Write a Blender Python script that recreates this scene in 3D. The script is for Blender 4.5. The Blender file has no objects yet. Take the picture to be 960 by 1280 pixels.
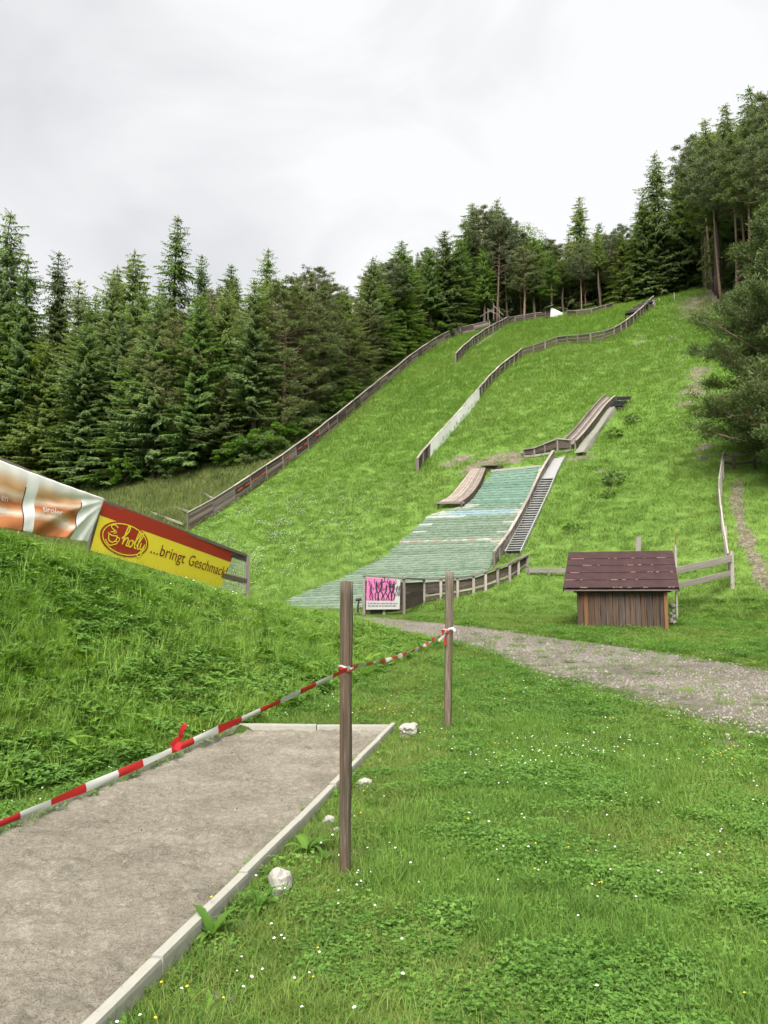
import bpy, math, random
import numpy as np
from mathutils import Vector, Matrix, Euler

# ------------------------------------------------------------------ camera, sky, sun, exposure
scene = bpy.context.scene
FPX, CX, CY, HZ = 1000.0, 480.0, 640.0, 1.6          # focal length in photo pixels, centre, eye height
PITCH = math.atan(110.0 / FPX)
SP, CP = math.sin(PITCH), math.cos(PITCH)
cam_d = bpy.data.cameras.new("camera")
cam = bpy.data.objects.new("camera", cam_d)
scene.collection.objects.link(cam)
cam.location = (0, 0, HZ)
cam.rotation_euler = (math.radians(90) + PITCH, 0, 0)
cam_d.sensor_fit = 'HORIZONTAL'; cam_d.sensor_width = 36.0; cam_d.lens = 36.0 * FPX / 960.0
cam_d.clip_start = 0.05; cam_d.clip_end = 3000
scene.camera = cam

SUN_EL, SUN_AZ = math.radians(52), math.radians(190)   # azimuth clockwise from +Y: behind the camera, a little to the left
SUN_STRENGTH, SKY_GAIN, EXPOSURE = 2.1, 0.245, 2.03
world = bpy.data.worlds.new("World"); scene.world = world; world.use_nodes = True
wn, wl = world.node_tree.nodes, world.node_tree.links
wn.clear()
wo = wn.new('ShaderNodeOutputWorld'); wb = wn.new('ShaderNodeBackground')
sky = wn.new('ShaderNodeTexSky'); sky.sky_type = 'NISHITA'; sky.sun_disc = False
sky.sun_elevation = SUN_EL; sky.sun_rotation = SUN_AZ
sky.air_density = 1.0; sky.dust_density = 2.0
tc = wn.new('ShaderNodeTexCoord')
n1 = wn.new('ShaderNodeTexNoise'); n1.inputs['Scale'].default_value = 2.3; n1.inputs['Detail'].default_value = 5
n1.inputs['Roughness'].default_value = 0.5; n1.inputs['Distortion'].default_value = 0.7
mp = wn.new('ShaderNodeMapping'); mp.inputs['Scale'].default_value = (1.0, 1.0, 1.7); mp.inputs['Location'].default_value = (0.35, 0.2, 0.55)
cr = wn.new('ShaderNodeValToRGB')
cr.color_ramp.elements[0].position = 0.34; cr.color_ramp.elements[0].color = (0.74, 0.746, 0.758, 1)
cr.color_ramp.elements[1].position = 0.58; cr.color_ramp.elements[1].color = (1.0, 1.0, 1.0, 1)
mul = wn.new('ShaderNodeMix'); mul.data_type = 'RGBA'; mul.blend_type = 'MULTIPLY'; mul.inputs[0].default_value = 1.0
mul.inputs[7].default_value = (SKY_GAIN, SKY_GAIN, SKY_GAIN * 1.0, 1)
skm = wn.new('ShaderNodeMix'); skm.data_type = 'RGBA'; skm.blend_type = 'MULTIPLY'; skm.inputs[0].default_value = 1.0
skm.inputs[7].default_value = (0.08, 0.08, 0.08, 1)
mixs = wn.new('ShaderNodeMix'); mixs.data_type = 'RGBA'; mixs.inputs[0].default_value = 0.96
wl.new(tc.outputs['Generated'], mp.inputs['Vector']); wl.new(mp.outputs[0], n1.inputs['Vector'])
wl.new(n1.outputs['Fac'], cr.inputs['Fac']); wl.new(cr.outputs[0], mul.inputs[6])
wl.new(sky.outputs[0], skm.inputs[6]); wl.new(skm.outputs[2], mixs.inputs[6]); wl.new(mul.outputs[2], mixs.inputs[7])
wl.new(mixs.outputs[2], wb.inputs['Color']); wl.new(wb.outputs[0], wo.inputs['Surface'])
wb.inputs['Strength'].default_value = 1.0

sun_d = bpy.data.lights.new("sun", 'SUN'); sun_d.energy = SUN_STRENGTH; sun_d.angle = math.radians(42)
sun_d.color = (1.0, 0.965, 0.90)
sun = bpy.data.objects.new("sun", sun_d); scene.collection.objects.link(sun)
sdir = Vector((math.sin(SUN_AZ) * math.cos(SUN_EL), math.cos(SUN_AZ) * math.cos(SUN_EL), math.sin(SUN_EL)))
sun.rotation_euler = sdir.to_track_quat('Z', 'Y').to_euler()
vs = scene.view_settings
vs.view_transform = 'Standard'; vs.look = 'None'; vs.gamma = 1.0; vs.exposure = EXPOSURE; vs.use_curve_mapping = False
scene.cycles.max_bounces = 5; scene.cycles.diffuse_bounces = 3; scene.cycles.transmission_bounces = 2; scene.cycles.use_adaptive_sampling = True; scene.cycles.adaptive_threshold = 0.03
scene.cycles.transparent_max_bounces = 8
scene.cycles.use_denoising = True

RNG = np.random.default_rng(7)
random.seed(11)
COL = scene.collection

# ------------------------------------------------------------------ small maths helpers
def km(u, v):
    a, b = (u - CX) / FPX, (CY - v) / FPX
    y = CP - b * SP
    return a / y, (SP + b * CP) / y
def at(u, v, Y):                                   # the point at depth Y that the photo shows at (u, v)
    k, m = km(u, v)
    return Vector((k * Y, Y, HZ + m * Y))
def vnoise(x, y, seed=0):
    x = np.asarray(x, float); y = np.asarray(y, float)
    xi, yi = np.floor(x), np.floor(y); fx, fy = x - xi, y - yi
    fx = fx * fx * (3 - 2 * fx); fy = fy * fy * (3 - 2 * fy)
    def h(a, b):
        t = np.sin(a * 127.1 + b * 311.7 + seed * 74.7) * 43758.5453
        return t - np.floor(t)
    return (h(xi, yi) * (1 - fx) + h(xi + 1, yi) * fx) * (1 - fy) + (h(xi, yi + 1) * (1 - fx) + h(xi + 1, yi + 1) * fx) * fy
def fbm(x, y, seed=0, oct=3):
    s, a, t = 0, 1.0, 0
    for i in range(oct):
        s = s + a * vnoise(np.asarray(x) * 2 ** i, np.asarray(y) * 2 ** i, seed + i * 3); t += a; a *= 0.5
    return s / t
def sstep(e0, e1, x):
    t = np.clip((np.asarray(x, float) - e0) / (e1 - e0), 0, 1)
    return t * t * (3 - 2 * t)
def smax(a, b, k): return 0.5 * (a + b + np.sqrt((a - b) ** 2 + k * k))
def smin(a, b, k): return 0.5 * (a + b - np.sqrt((a - b) ** 2 + k * k))

# ------------------------------------------------------------------ the lie of the land
SX, SY = 0.5, 0.866
BK = np.array([-4.97, 14.0]); BE = np.array([0.324, 0.946]); BN = np.array([0.946, -0.324])
CR_A = [-30, -14, -9, -5, -2.25, 0, 4.1, 7.6, 12, 14]
CR_Z = [3.0, 3.2, 3.05, 2.82, 2.48, 2.20, 1.60, 1.22, 0.9, 0.0]
def zt(x, y):
    x = np.asarray(x, float); y = np.asarray(y, float)
    t = y - 11.0
    g = 0.070 * (0.5 * (t + np.sqrt(t * t + 3.0)))
    g = smin(g, 1.0 + 0.012 * (y - 24), 0.15)
    s = SX * x + SY * y
    hp = 0.75 + 0.55 * (s - 26)
    hp = smin(hp, 36.2 + 0.10 * (s - 90), 2.0)
    z = smax(g, hp, 1.0)
    z = z - 0.5 * 1.0 * (1 / (1 + ((g - hp) / 1.0) ** 2)) * 0.6
    rx, ry = x - BK[0], y - BK[1]
    a = rx * BE[0] + ry * BE[1]; d = rx * BN[0] + ry * BN[1]
    zc = np.interp(a, CR_A, CR_Z)
    tf = np.clip(1 - np.where(d > 0, d / 4.5, -d / 4.0), 0, 1)
    pr = 0.45 * tf + 0.55 * tf * tf * (3 - 2 * tf)
    zb = np.maximum(zc - z, 0) * pr
    z = z + zb
    hill = sstep(22, 34, s)
    z = z + hill * (0.5 * (fbm(x / 7.0, y / 7.0, 3) - 0.5) + 0.10 * (fbm(x / 1.6, y / 1.6, 9, 2) - 0.5))
    bank = sstep(0.05, 0.5, zb)
    z = z + bank * 0.10 * (fbm(x / 0.9, y / 0.9, 21, 2) - 0.5)
    return z
_YS = np.concatenate([np.arange(2.0, 40, 0.06), np.arange(40, 140, 0.12)])
def hit(u, v, off=0.0):                             # where the sight line through (u, v) meets the land (raised by off)
    k, m = km(u, v)
    f = HZ + m * _YS - (zt(k * _YS, _YS) + off)
    idx = np.where((f[:-1] > 0) & (f[1:] <= 0))[0]
    if len(idx) == 0:
        Y = 95.0
    else:
        i = idx[0]; t = f[i] / (f[i] - f[i + 1]); Y = _YS[i] + t * (_YS[i + 1] - _YS[i])
    return Vector((k * Y, Y, HZ + m * Y))
def zz(x, y): return float(zt(x, y))

# ------------------------------------------------------------------ materials
MATS = {}
def new_mat(name):
    m = bpy.data.materials.new(name); m.use_nodes = True
    MATS[name] = m
    nt = m.node_tree
    return m, nt, nt.nodes, nt.links, nt.nodes['Principled BSDF']
def nd(nt, typ, **kw):
    n = nt.nodes.new(typ)
    for k, v in kw.items():
        if k in n.inputs: n.inputs[k].default_value = v
        else: setattr(n, k, v)
    return n
def ramp(nt, stops, interp='LINEAR'):
    r = nt.nodes.new('ShaderNodeValToRGB'); r.color_ramp.interpolation = interp
    e = r.color_ramp.elements
    while len(e) < len(stops): e.new(0.5)
    for q, (p, c) in zip(e, stops): q.position = p; q.color = (*c, 1)
    return r
def mixc(nt, a, b, f, mode='MIX'):
    m = nt.nodes.new('ShaderNodeMix'); m.data_type = 'RGBA'; m.blend_type = mode
    for sock, val in ((m.inputs[6], a), (m.inputs[7], b)):
        if isinstance(val, (tuple, list)): sock.default_value = (*val, 1)
        else: nt.links.new(val, sock)
    if isinstance(f, (int, float)): m.inputs[0].default_value = f
    else: nt.links.new(f, m.inputs[0])
    return m.outputs[2]
def mth(nt, op, a, b=None, c=None):
    m = nt.nodes.new('ShaderNodeMath'); m.operation = op
    for i, val in enumerate((a, b, c)):
        if val is None: continue
        if isinstance(val, (int, float)): m.inputs[i].default_value = val
        else: nt.links.new(val, m.inputs[i])
    return m.outputs[0]
def bump(nt, h, strength=0.4, dist=0.02):
    b = nt.nodes.new('ShaderNodeBump'); b.inputs['Strength'].default_value = strength; b.inputs['Distance'].default_value = dist
    nt.links.new(h, b.inputs['Height']); return b.outputs[0]
def noise(nt, vec, scale, detail=4, rough=0.6, dist=0.0):
    n = nd(nt, 'ShaderNodeTexNoise'); n.inputs['Scale'].default_value = scale
    n.inputs['Detail'].default_value = detail; n.inputs['Roughness'].default_value = rough; n.inputs['Distortion'].default_value = dist
    if vec is not None: nt.links.new(vec, n.inputs['Vector'])
    return n.outputs['Fac']
def wpos(nt): return nt.nodes.new('ShaderNodeNewGeometry').outputs['Position']
def plain(name, col, rough=0.7, var=0.12, scale=12, spec=0.3, metal=0.0):
    m, nt, N, L, p = new_mat(name)
    oc = nd(nt, 'ShaderNodeTexCoord').outputs['Object']
    f = noise(nt, oc, scale)
    a = tuple(c * (1 - var) for c in col); b = tuple(min(1, c * (1 + var)) for c in col)
    L.new(mixc(nt, a, b, f), p.inputs['Base Color'])
    p.inputs['Roughness'].default_value = rough; p.inputs['Specular IOR Level'].default_value = spec; p.inputs['Metallic'].default_value = metal
    return m
def leafmat(name, dark, mid, light, trans=0.3, wscale=0.6, inst=0.5, tint=0.5, rough=0.55, transcol=None, dry=None, dscale=.9, damt=.65, huev=0.0):
    """foliage: colour varies by instance, by the mesh's own 'tint' (young spruce shoots; paler upward needles and upper leaves) and by patches over the ground"""
    m, nt, N, L, p = new_mat(name)
    oi = N.new('ShaderNodeObjectInfo'); at_ = N.new('ShaderNodeAttribute'); at_.attribute_name = 'tint'
    wn_ = noise(nt, wpos(nt), wscale, 3, 0.6)
    v = mth(nt, 'MULTIPLY', oi.outputs['Random'], inst)
    v = mth(nt, 'ADD', v, mth(nt, 'MULTIPLY', at_.outputs['Fac'], tint))
    v = mth(nt, 'ADD', v, mth(nt, 'MULTIPLY', mth(nt, 'SUBTRACT', wn_, 0.5), 1.1))
    r = ramp(nt, [(0.0, dark), (0.45, mid), (1.0, light)])
    L.new(v, r.inputs['Fac'])
    col = r.outputs[0]
    if dry is not None:
        dn = noise(nt, wpos(nt), dscale, 5, 0.65)
        dm = ramp(nt, [(0.46, (0, 0, 0)), (0.68, (1, 1, 1))]); L.new(dn, dm.inputs['Fac'])
        col = mixc(nt, col, dry, mth(nt, 'MULTIPLY', dm.outputs[0], damt))
    if huev:
        hsn = N.new('ShaderNodeHueSaturation'); r2 = mth(nt, 'FRACT', mth(nt, 'MULTIPLY', oi.outputs['Random'], 7.31)); r3 = mth(nt, 'FRACT', mth(nt, 'MULTIPLY', oi.outputs['Random'], 13.7))
        L.new(mth(nt, 'ADD', mth(nt, 'MULTIPLY', r2, huev), .5 - huev * .62), hsn.inputs['Hue']); L.new(mth(nt, 'ADD', mth(nt, 'MULTIPLY', r3, .35), .70), hsn.inputs['Saturation'])
        L.new(col, hsn.inputs['Color']); col = hsn.outputs[0]
    L.new(col, p.inputs['Base Color'])
    p.inputs['Roughness'].default_value = rough; p.inputs['Specular IOR Level'].default_value = 0.25
    t = N.new('ShaderNodeBsdfTranslucent')
    L.new(mixc(nt, col, transcol or (0.9, 1.0, 0.35), 1.0, 'MULTIPLY'), t.inputs['Color'])
    mx = N.new('ShaderNodeMixShader'); mx.inputs[0].default_value = trans
    L.new(p.outputs[0], mx.inputs[1]); L.new(t.outputs[0], mx.inputs[2])
    L.new(mx.outputs[0], N['Material Output'].inputs['Surface'])
    return m
def woodmat(name, c0, c1, c2, orange=None, along=2.0, across=16.0, rough=0.85):
    """weathered boards; the board meshes run along local X"""
    m, nt, N, L, p = new_mat(name)
    oc = nd(nt, 'ShaderNodeTexCoord').outputs['Object']; oi = N.new('ShaderNodeObjectInfo')
    mp_ = N.new('ShaderNodeMapping'); mp_.inputs['Scale'].default_value = (along, across, across)
    cmb = N.new('ShaderNodeCombineXYZ')
    for i in range(3): L.new(mth(nt, 'MULTIPLY', oi.outputs['Random'], 37.0 + 11 * i), cmb.inputs[i])
    L.new(oc, mp_.inputs['Vector']); L.new(cmb.outputs[0], mp_.inputs['Location'])
    f = noise(nt, mp_.outputs[0], 1.0, 6, 0.7, 0.6)
    r = ramp(nt, [(0.25, c0), (0.5, c1), (0.78, c2)]); L.new(f, r.inputs['Fac'])
    col = r.outputs[0]
    vr = N.new('ShaderNodeHueSaturation'); L.new(col, vr.inputs['Color'])
    L.new(mth(nt, 'ADD', mth(nt, 'MULTIPLY', oi.outputs['Random'], 0.55), 0.72), vr.inputs['Value'])
    col = vr.outputs[0]
    if orange:
        f2 = noise(nt, mp_.outputs[0], 0.35, 3, 0.6)
        rr = ramp(nt, [(0.46, (0, 0, 0)), (0.62, (1, 1, 1))]); L.new(f2, rr.inputs['Fac'])
        col = mixc(nt, col, orange, mth(nt, 'MULTIPLY', rr.outputs[0], 0.8))
    L.new(col, p.inputs['Base Color']); p.inputs['Roughness'].default_value = rough; p.inputs['Specular IOR Level'].default_value = 0.2
    L.new(bump(nt, f, 0.5, 0.01), p.inputs['Normal'])
    return m

W_GREY = woodmat('weathered_grey_wood', (0.055, 0.042, 0.036), (0.15, 0.125, 0.11), (0.30, 0.27, 0.24))
W_DARK = woodmat('dark_old_wood', (0.022, 0.017, 0.014), (0.07, 0.052, 0.044), (0.16, 0.13, 0.115))
W_PALE = woodmat('silvered_wood', (0.13, 0.11, 0.095), (0.27, 0.24, 0.21), (0.44, 0.41, 0.37))
W_PLANK = woodmat('shed_plank_wood', (0.016, 0.012, 0.010), (0.060, 0.044, 0.035), (0.19, 0.155, 0.13), orange=(0.11, 0.058, 0.030), along=1.2, across=9)
W_ORANGE = woodmat('orange_trim_wood', (0.07, 0.032, 0.018), (0.17, 0.080, 0.036), (0.26, 0.16, 0.10), along=2)
W_POST = woodmat('round_post_wood', (0.024, 0.019, 0.014), (0.112, 0.090, 0.068), (0.29, 0.255, 0.21), orange=(0.125, 0.076, 0.042), along=3.0, across=110)
W_SLIDE = woodmat('slide_plank_wood', (0.10, 0.075, 0.062), (0.24, 0.195, 0.165), (0.46, 0.42, 0.38))
CONC = plain('concrete', (0.31, 0.30, 0.262), 0.9, 0.32, 14)
STEEL = plain('galvanised_steel', (0.33, 0.33, 0.32), 0.5, 0.15, 6, 0.5, 0.25)
STEELDK = plain('dark_steel', (0.06, 0.065, 0.065), 0.6, 0.2, 6, 0.4)
WHITE = plain('white_panel', (0.62, 0.62, 0.61), 0.6, 0.05, 3)
WHITE2 = plain('white_cloth', (0.80, 0.80, 0.79), 0.7, 0.03, 3)
PAPER = plain('poster_paper', (0.36, 0.355, 0.35), 0.7, 0.08, 3)
BLACK = plain('black_print', (0.02, 0.018, 0.02), 0.6, 0.2)
REDPR = plain('red_print', (0.36, 0.03, 0.018), 0.5, 0.08, 3)
DKRED = plain('dark_red_lettering', (0.20, 0.02, 0.012), 0.5, 0.1)
YELPR = plain('yellow_print', (0.83, 0.66, 0.045), 0.5, 0.05, 2)
PINK = plain('pink_print', (0.44, 0.125, 0.27), 0.6, 0.25, 5)
PINKD = plain('deep_pink_print', (0.33, 0.045, 0.19), 0.6, 0.2, 5)
GREYPR = plain('grey_print', (0.16, 0.155, 0.155), 0.6, 0.2)
BLUE = plain('blue_tarp', (0.30, 0.48, 0.72), 0.5, 0.35, 3)
REDMARK = plain('faded_red_paint', (0.42, 0.07, 0.05), 0.7, 0.3, 5)
STONE = plain('pale_stone', (0.27, 0.245, 0.215), 0.9, 0.35, 0.9)
LIME = plain('white_limestone', (0.33, 0.312, 0.278), 0.95, 0.5, 3.5)
TRUNK = woodmat('spruce_bark', (0.03, 0.022, 0.017), (0.085, 0.065, 0.052), (0.19, 0.155, 0.13), along=6, across=14)
PTRUNK = woodmat('pine_bark', (0.07, 0.046, 0.034), (0.20, 0.135, 0.10), (0.36, 0.27, 0.21), along=6, across=10)

SPRUCE = leafmat('spruce_needles', (0.080, 0.132, 0.040), (0.172, 0.258, 0.072), (0.290, 0.385, 0.110), 0.45, 0.12, 0.40, 0.58, huev=.04)
SPRUCE2 = leafmat('bright_spruce_needles', (0.095, 0.160, 0.040), (0.198, 0.292, 0.068), (0.310, 0.405, 0.102), 0.45, 0.12, 0.40, 0.58, huev=.04)
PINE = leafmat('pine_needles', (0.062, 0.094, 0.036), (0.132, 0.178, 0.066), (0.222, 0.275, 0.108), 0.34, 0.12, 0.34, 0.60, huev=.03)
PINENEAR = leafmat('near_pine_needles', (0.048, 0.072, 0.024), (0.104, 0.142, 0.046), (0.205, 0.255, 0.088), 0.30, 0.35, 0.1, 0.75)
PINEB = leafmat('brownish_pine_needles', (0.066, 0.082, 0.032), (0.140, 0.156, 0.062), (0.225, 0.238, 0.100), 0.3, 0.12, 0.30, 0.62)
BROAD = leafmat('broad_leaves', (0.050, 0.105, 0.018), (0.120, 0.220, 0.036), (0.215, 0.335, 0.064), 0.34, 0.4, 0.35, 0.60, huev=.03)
LAWN = leafmat('lawn_blades', (0.066, 0.142, 0.024), (0.140, 0.265, 0.042), (0.250, 0.375, 0.072), 0.36, 0.55, 0.40, 0.55, dry=(0.235, 0.285, 0.075), dscale=.5, damt=.45)
LAWNDRY = leafmat('thin_lawn_blades', (0.08, 0.125, 0.024), (0.165, 0.23, 0.045), (0.29, 0.33, 0.09), 0.32, 0.8, 0.45, 0.5)
BANKG = leafmat('bank_blades', (0.108, 0.208, 0.032), (0.208, 0.360, 0.058), (0.330, 0.475, 0.096), 0.38, 0.6, 0.42, 0.55, dry=(0.29, 0.35, 0.095), dscale=.6, damt=.45)
HILLG = leafmat('hill_blades', (0.130, 0.224, 0.040), (0.186, 0.300, 0.058), (0.240, 0.358, 0.080), 0.36, 0.18, 0.18, 0.28, dry=(0.240, 0.306, 0.092), dscale=.11, damt=.5)
ROUGHG = leafmat('rough_strip_blades', (0.075, 0.105, 0.030), (0.150, 0.185, 0.055), (0.240, 0.260, 0.095), 0.3, 0.4, 0.5, 0.5)
CLOVER = leafmat('clover_leaves', (0.058, 0.142, 0.022), (0.120, 0.245, 0.040), (0.205, 0.345, 0.066), 0.30, 0.7, 0.35, 0.6)
WEED = leafmat('weed_leaves', (0.06, 0.14, 0.015), (0.13, 0.25, 0.028), (0.22, 0.34, 0.05), 0.3, 1.0, 0.3, 0.5)
PETAL = plain('white_petals', (0.80, 0.78, 0.76), 0.7, 0.06)
YPETAL = plain('yellow_petals', (0.75, 0.52, 0.02), 0.7, 0.1)

def ground_mat():
    m, nt, N, L, p = new_mat('meadow_ground')
    P = wpos(nt)
    def attr(nm):
        a = N.new('ShaderNodeAttribute'); a.attribute_name = nm; return a.outputs['Fac']
    big = noise(nt, P, 0.16, 4, 0.6); mid = noise(nt, P, 0.9, 5, 0.65); fine = noise(nt, P, 9.0, 5, 0.7); vf = noise(nt, P, 38.0, 3, 0.7)
    f = mth(nt, 'ADD', mth(nt, 'ADD', mth(nt, 'MULTIPLY', big, 0.35), mth(nt, 'MULTIPLY', mid, 0.35)), mth(nt, 'MULTIPLY', fine, 0.40))
    rh = ramp(nt, [(0.36, (0.075, 0.142, 0.028)), (0.54, (0.138, 0.240, 0.046)), (0.72, (0.195, 0.300, 0.068))]); L.new(f, rh.inputs['Fac'])
    rl = ramp(nt, [(0.36, (0.030, 0.060, 0.012)), (0.54, (0.065, 0.115, 0.018)), (0.75, (0.120, 0.165, 0.034))]); L.new(f, rl.inputs['Fac'])
    col = mixc(nt, rl.outputs[0], rh.outputs[0], attr('hill'))
    # bare soil
    rs = ramp(nt, [(0.34, (0.085, 0.072, 0.048)), (0.54, (0.215, 0.185, 0.135)), (0.70, (0.36, 0.33, 0.275))]); L.new(fine, rs.inputs['Fac'])
    sm = mth(nt, 'ADD', attr('soil'), mth(nt, 'MULTIPLY', mth(nt, 'SUBTRACT', mid, 0.5), 1.4))
    sr = ramp(nt, [(0.42, (0, 0, 0)), (0.62, (1, 1, 1))]); L.new(mth(nt, 'MULTIPLY', sm, mth(nt, 'GREATER_THAN', attr('soil'), 0.02)), sr.inputs['Fac'])
    col = mixc(nt, col, rs.outputs[0], sr.outputs[0])
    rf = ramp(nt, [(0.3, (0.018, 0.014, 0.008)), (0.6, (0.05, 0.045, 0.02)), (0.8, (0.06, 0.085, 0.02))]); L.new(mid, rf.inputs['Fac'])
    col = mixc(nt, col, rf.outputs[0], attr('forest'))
    L.new(col, p.inputs['Base Color']); p.inputs['Roughness'].default_value = 0.9; p.inputs['Specular IOR Level'].default_value = 0.1
    h = mth(nt, 'ADD', fine, mth(nt, 'MULTIPLY', vf, 0.4))
    L.new(bump(nt, h, 0.9, 0.10), p.inputs['Normal'])
    return m
GROUND = ground_mat()
def sand_mat():
    m, nt, N, L, p = new_mat('pit_sand')
    P = wpos(nt)
    a = noise(nt, P, 1.6, 4, 0.6); b = noise(nt, P, 24, 5, 0.7); c = noise(nt, P, 110, 3, 0.85)
    f = mth(nt, 'ADD', mth(nt, 'MULTIPLY', a, 0.25), mth(nt, 'ADD', mth(nt, 'MULTIPLY', b, 0.30), mth(nt, 'MULTIPLY', c, 0.50)))
    r = ramp(nt, [(0.37, (0.088, 0.077, 0.058)), (0.52, (0.265, 0.237, 0.188)), (0.66, (0.460, 0.420, 0.350))]); L.new(f, r.inputs['Fac'])
    L.new(r.outputs[0], p.inputs['Base Color']); p.inputs['Roughness'].default_value = 0.95; p.inputs['Specular IOR Level'].default_value = 0.1
    L.new(bump(nt, mth(nt, 'ADD', b, mth(nt, 'MULTIPLY', c, 0.9)), 1.0, 0.022), p.inputs['Normal'])
    return m
SAND = sand_mat()
def road_mat():
    m, nt, N, L, p = new_mat('road_gravel')
    P = wpos(nt)
    a = noise(nt, P, 0.8, 4, 0.6); b = noise(nt, P, 11, 5, 0.75); c = noise(nt, P, 45, 3, 0.8)
    f = mth(nt, 'ADD', mth(nt, 'MULTIPLY', a, 0.25), mth(nt, 'ADD', mth(nt, 'MULTIPLY', b, 0.45), mth(nt, 'MULTIPLY', c, 0.4)))
    r = ramp(nt, [(0.36, (0.062, 0.053, 0.042)), (0.54, (0.158, 0.140, 0.114)), (0.74, (0.32, 0.295, 0.258))]); L.new(f, r.inputs['Fac'])
    at_ = N.new('ShaderNodeAttribute'); at_.attribute_name = 'edge'
    g = noise(nt, P, 1.7, 5, 0.7)
    gm = ramp(nt, [(0.50, (0, 0, 0)), (0.66, (1, 1, 1))]); L.new(mth(nt, 'ADD', mth(nt, 'MULTIPLY', at_.outputs['Fac'], 0.42), mth(nt, 'MULTIPLY', g, 0.75)), gm.inputs['Fac'])
    col = mixc(nt, r.outputs[0], (0.062, 0.105, 0.02), gm.outputs[0])
    L.new(col, p.inputs['Base Color']); p.inputs['Roughness'].default_value = 0.95; p.inputs['Specular IOR Level'].default_value = 0.1
    L.new(bump(nt, mth(nt, 'ADD', b, c), 0.9, 0.03), p.inputs['Normal'])
    return m
ROAD = road_mat()
def mat_mat(name, c0, c1, c2):
    m, nt, N, L, p = new_mat(name)
    oi = N.new('ShaderNodeObjectInfo')
    P = wpos(nt)
    mp_ = N.new('ShaderNodeMapping'); mp_.inputs['Scale'].default_value = (1.2, 5.0, 5.0); L.new(P, mp_.inputs['Vector'])
    f = mth(nt, 'ADD', mth(nt, 'MULTIPLY', noise(nt, mp_.outputs[0], 2.2, 5, 0.75), 0.90), mth(nt, 'MULTIPLY', oi.outputs['Random'], 0.10))
    r = ramp(nt, [(0.34, c0), (0.5, c1), (0.68, c2)]); L.new(f, r.inputs['Fac'])
    L.new(r.outputs[0], p.inputs['Base Color']); p.inputs['Roughness'].default_value = 0.7; p.inputs['Specular IOR Level'].default_value = 0.2
    L.new(bump(nt, noise(nt, P, 30, 3, 0.7), 0.6, 0.02), p.inputs['Normal'])
    return m
MAT_PALE = mat_mat('faded_green_matting', (0.062, 0.096, 0.062), (0.122, 0.168, 0.118), (0.225, 0.272, 0.208))
MAT_TEAL = mat_mat('teal_green_matting', (0.046, 0.106, 0.074), (0.104, 0.176, 0.130), (0.195, 0.265, 0.208))
MAT_WHITE = mat_mat('white_matting', (0.14, 0.17, 0.135), (0.26, 0.285, 0.245), (0.40, 0.415, 0.385))
MAT_BLUE = mat_mat('blue_matting', (0.10, 0.18, 0.20), (0.17, 0.25, 0.275), (0.28, 0.345, 0.345))
MAT_RED = mat_mat('pale_red_matting', (0.16, 0.125, 0.085), (0.235, 0.195, 0.14), (0.32, 0.295, 0.235))
def roof_mat():
    m, nt, N, L, p = new_mat('brown_felt_roof')
    oc = nd(nt, 'ShaderNodeTexCoord').outputs['Object']
    f = noise(nt, oc, 3, 5, 0.6)
    r = ramp(nt, [(0.3, (0.036, 0.018, 0.018)), (0.6, (0.050, 0.027, 0.027)), (0.8, (0.070, 0.042, 0.040))]); L.new(f, r.inputs['Fac'])
    sx = N.new('ShaderNodeSeparateXYZ'); L.new(oc, sx.inputs[0])
    wob = noise(nt, oc, 5.0, 3, 0.6)
    e = mth(nt, 'ADD', sx.outputs[1], mth(nt, 'MULTIPLY', mth(nt, 'SUBTRACT', wob, 0.5), 0.03))
    line = mth(nt, 'LESS_THAN', e, 0.022)
    oi = N.new('ShaderNodeObjectInfo')
    cmb = N.new('ShaderNodeCombineXYZ'); L.new(mth(nt, 'ADD', sx.outputs[0], mth(nt, 'MULTIPLY', oi.outputs['Random'], 50)), cmb.inputs[0])
    pres = mth(nt, 'GREATER_THAN', noise(nt, cmb.outputs[0], 1.7, 4, 0.7), 0.54)
    col = mixc(nt, r.outputs[0], (0.30, 0.155, 0.145), mth(nt, 'MULTIPLY', line, pres))
    L.new(col, p.inputs['Base Color']); p.inputs['Roughness'].default_value = 0.85; p.inputs['Specular IOR Level'].default_value = 0.2
    return m
ROOF = roof_mat()
def tape_mat(name, col):
    m, nt, N, L, p = new_mat(name)
    f = noise(nt, wpos(nt), 14, 3, 0.6)
    L.new(mixc(nt, tuple(c * 0.86 for c in col), col, f), p.inputs['Base Color'])
    p.inputs['Roughness'].default_value = 0.35; p.inputs['Specular IOR Level'].default_value = 0.4
    return m
TAPE_R = tape_mat('red_tape', (0.40, 0.018, 0.022)); TAPE_W = tape_mat('white_tape', (0.50, 0.485, 0.47))
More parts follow.
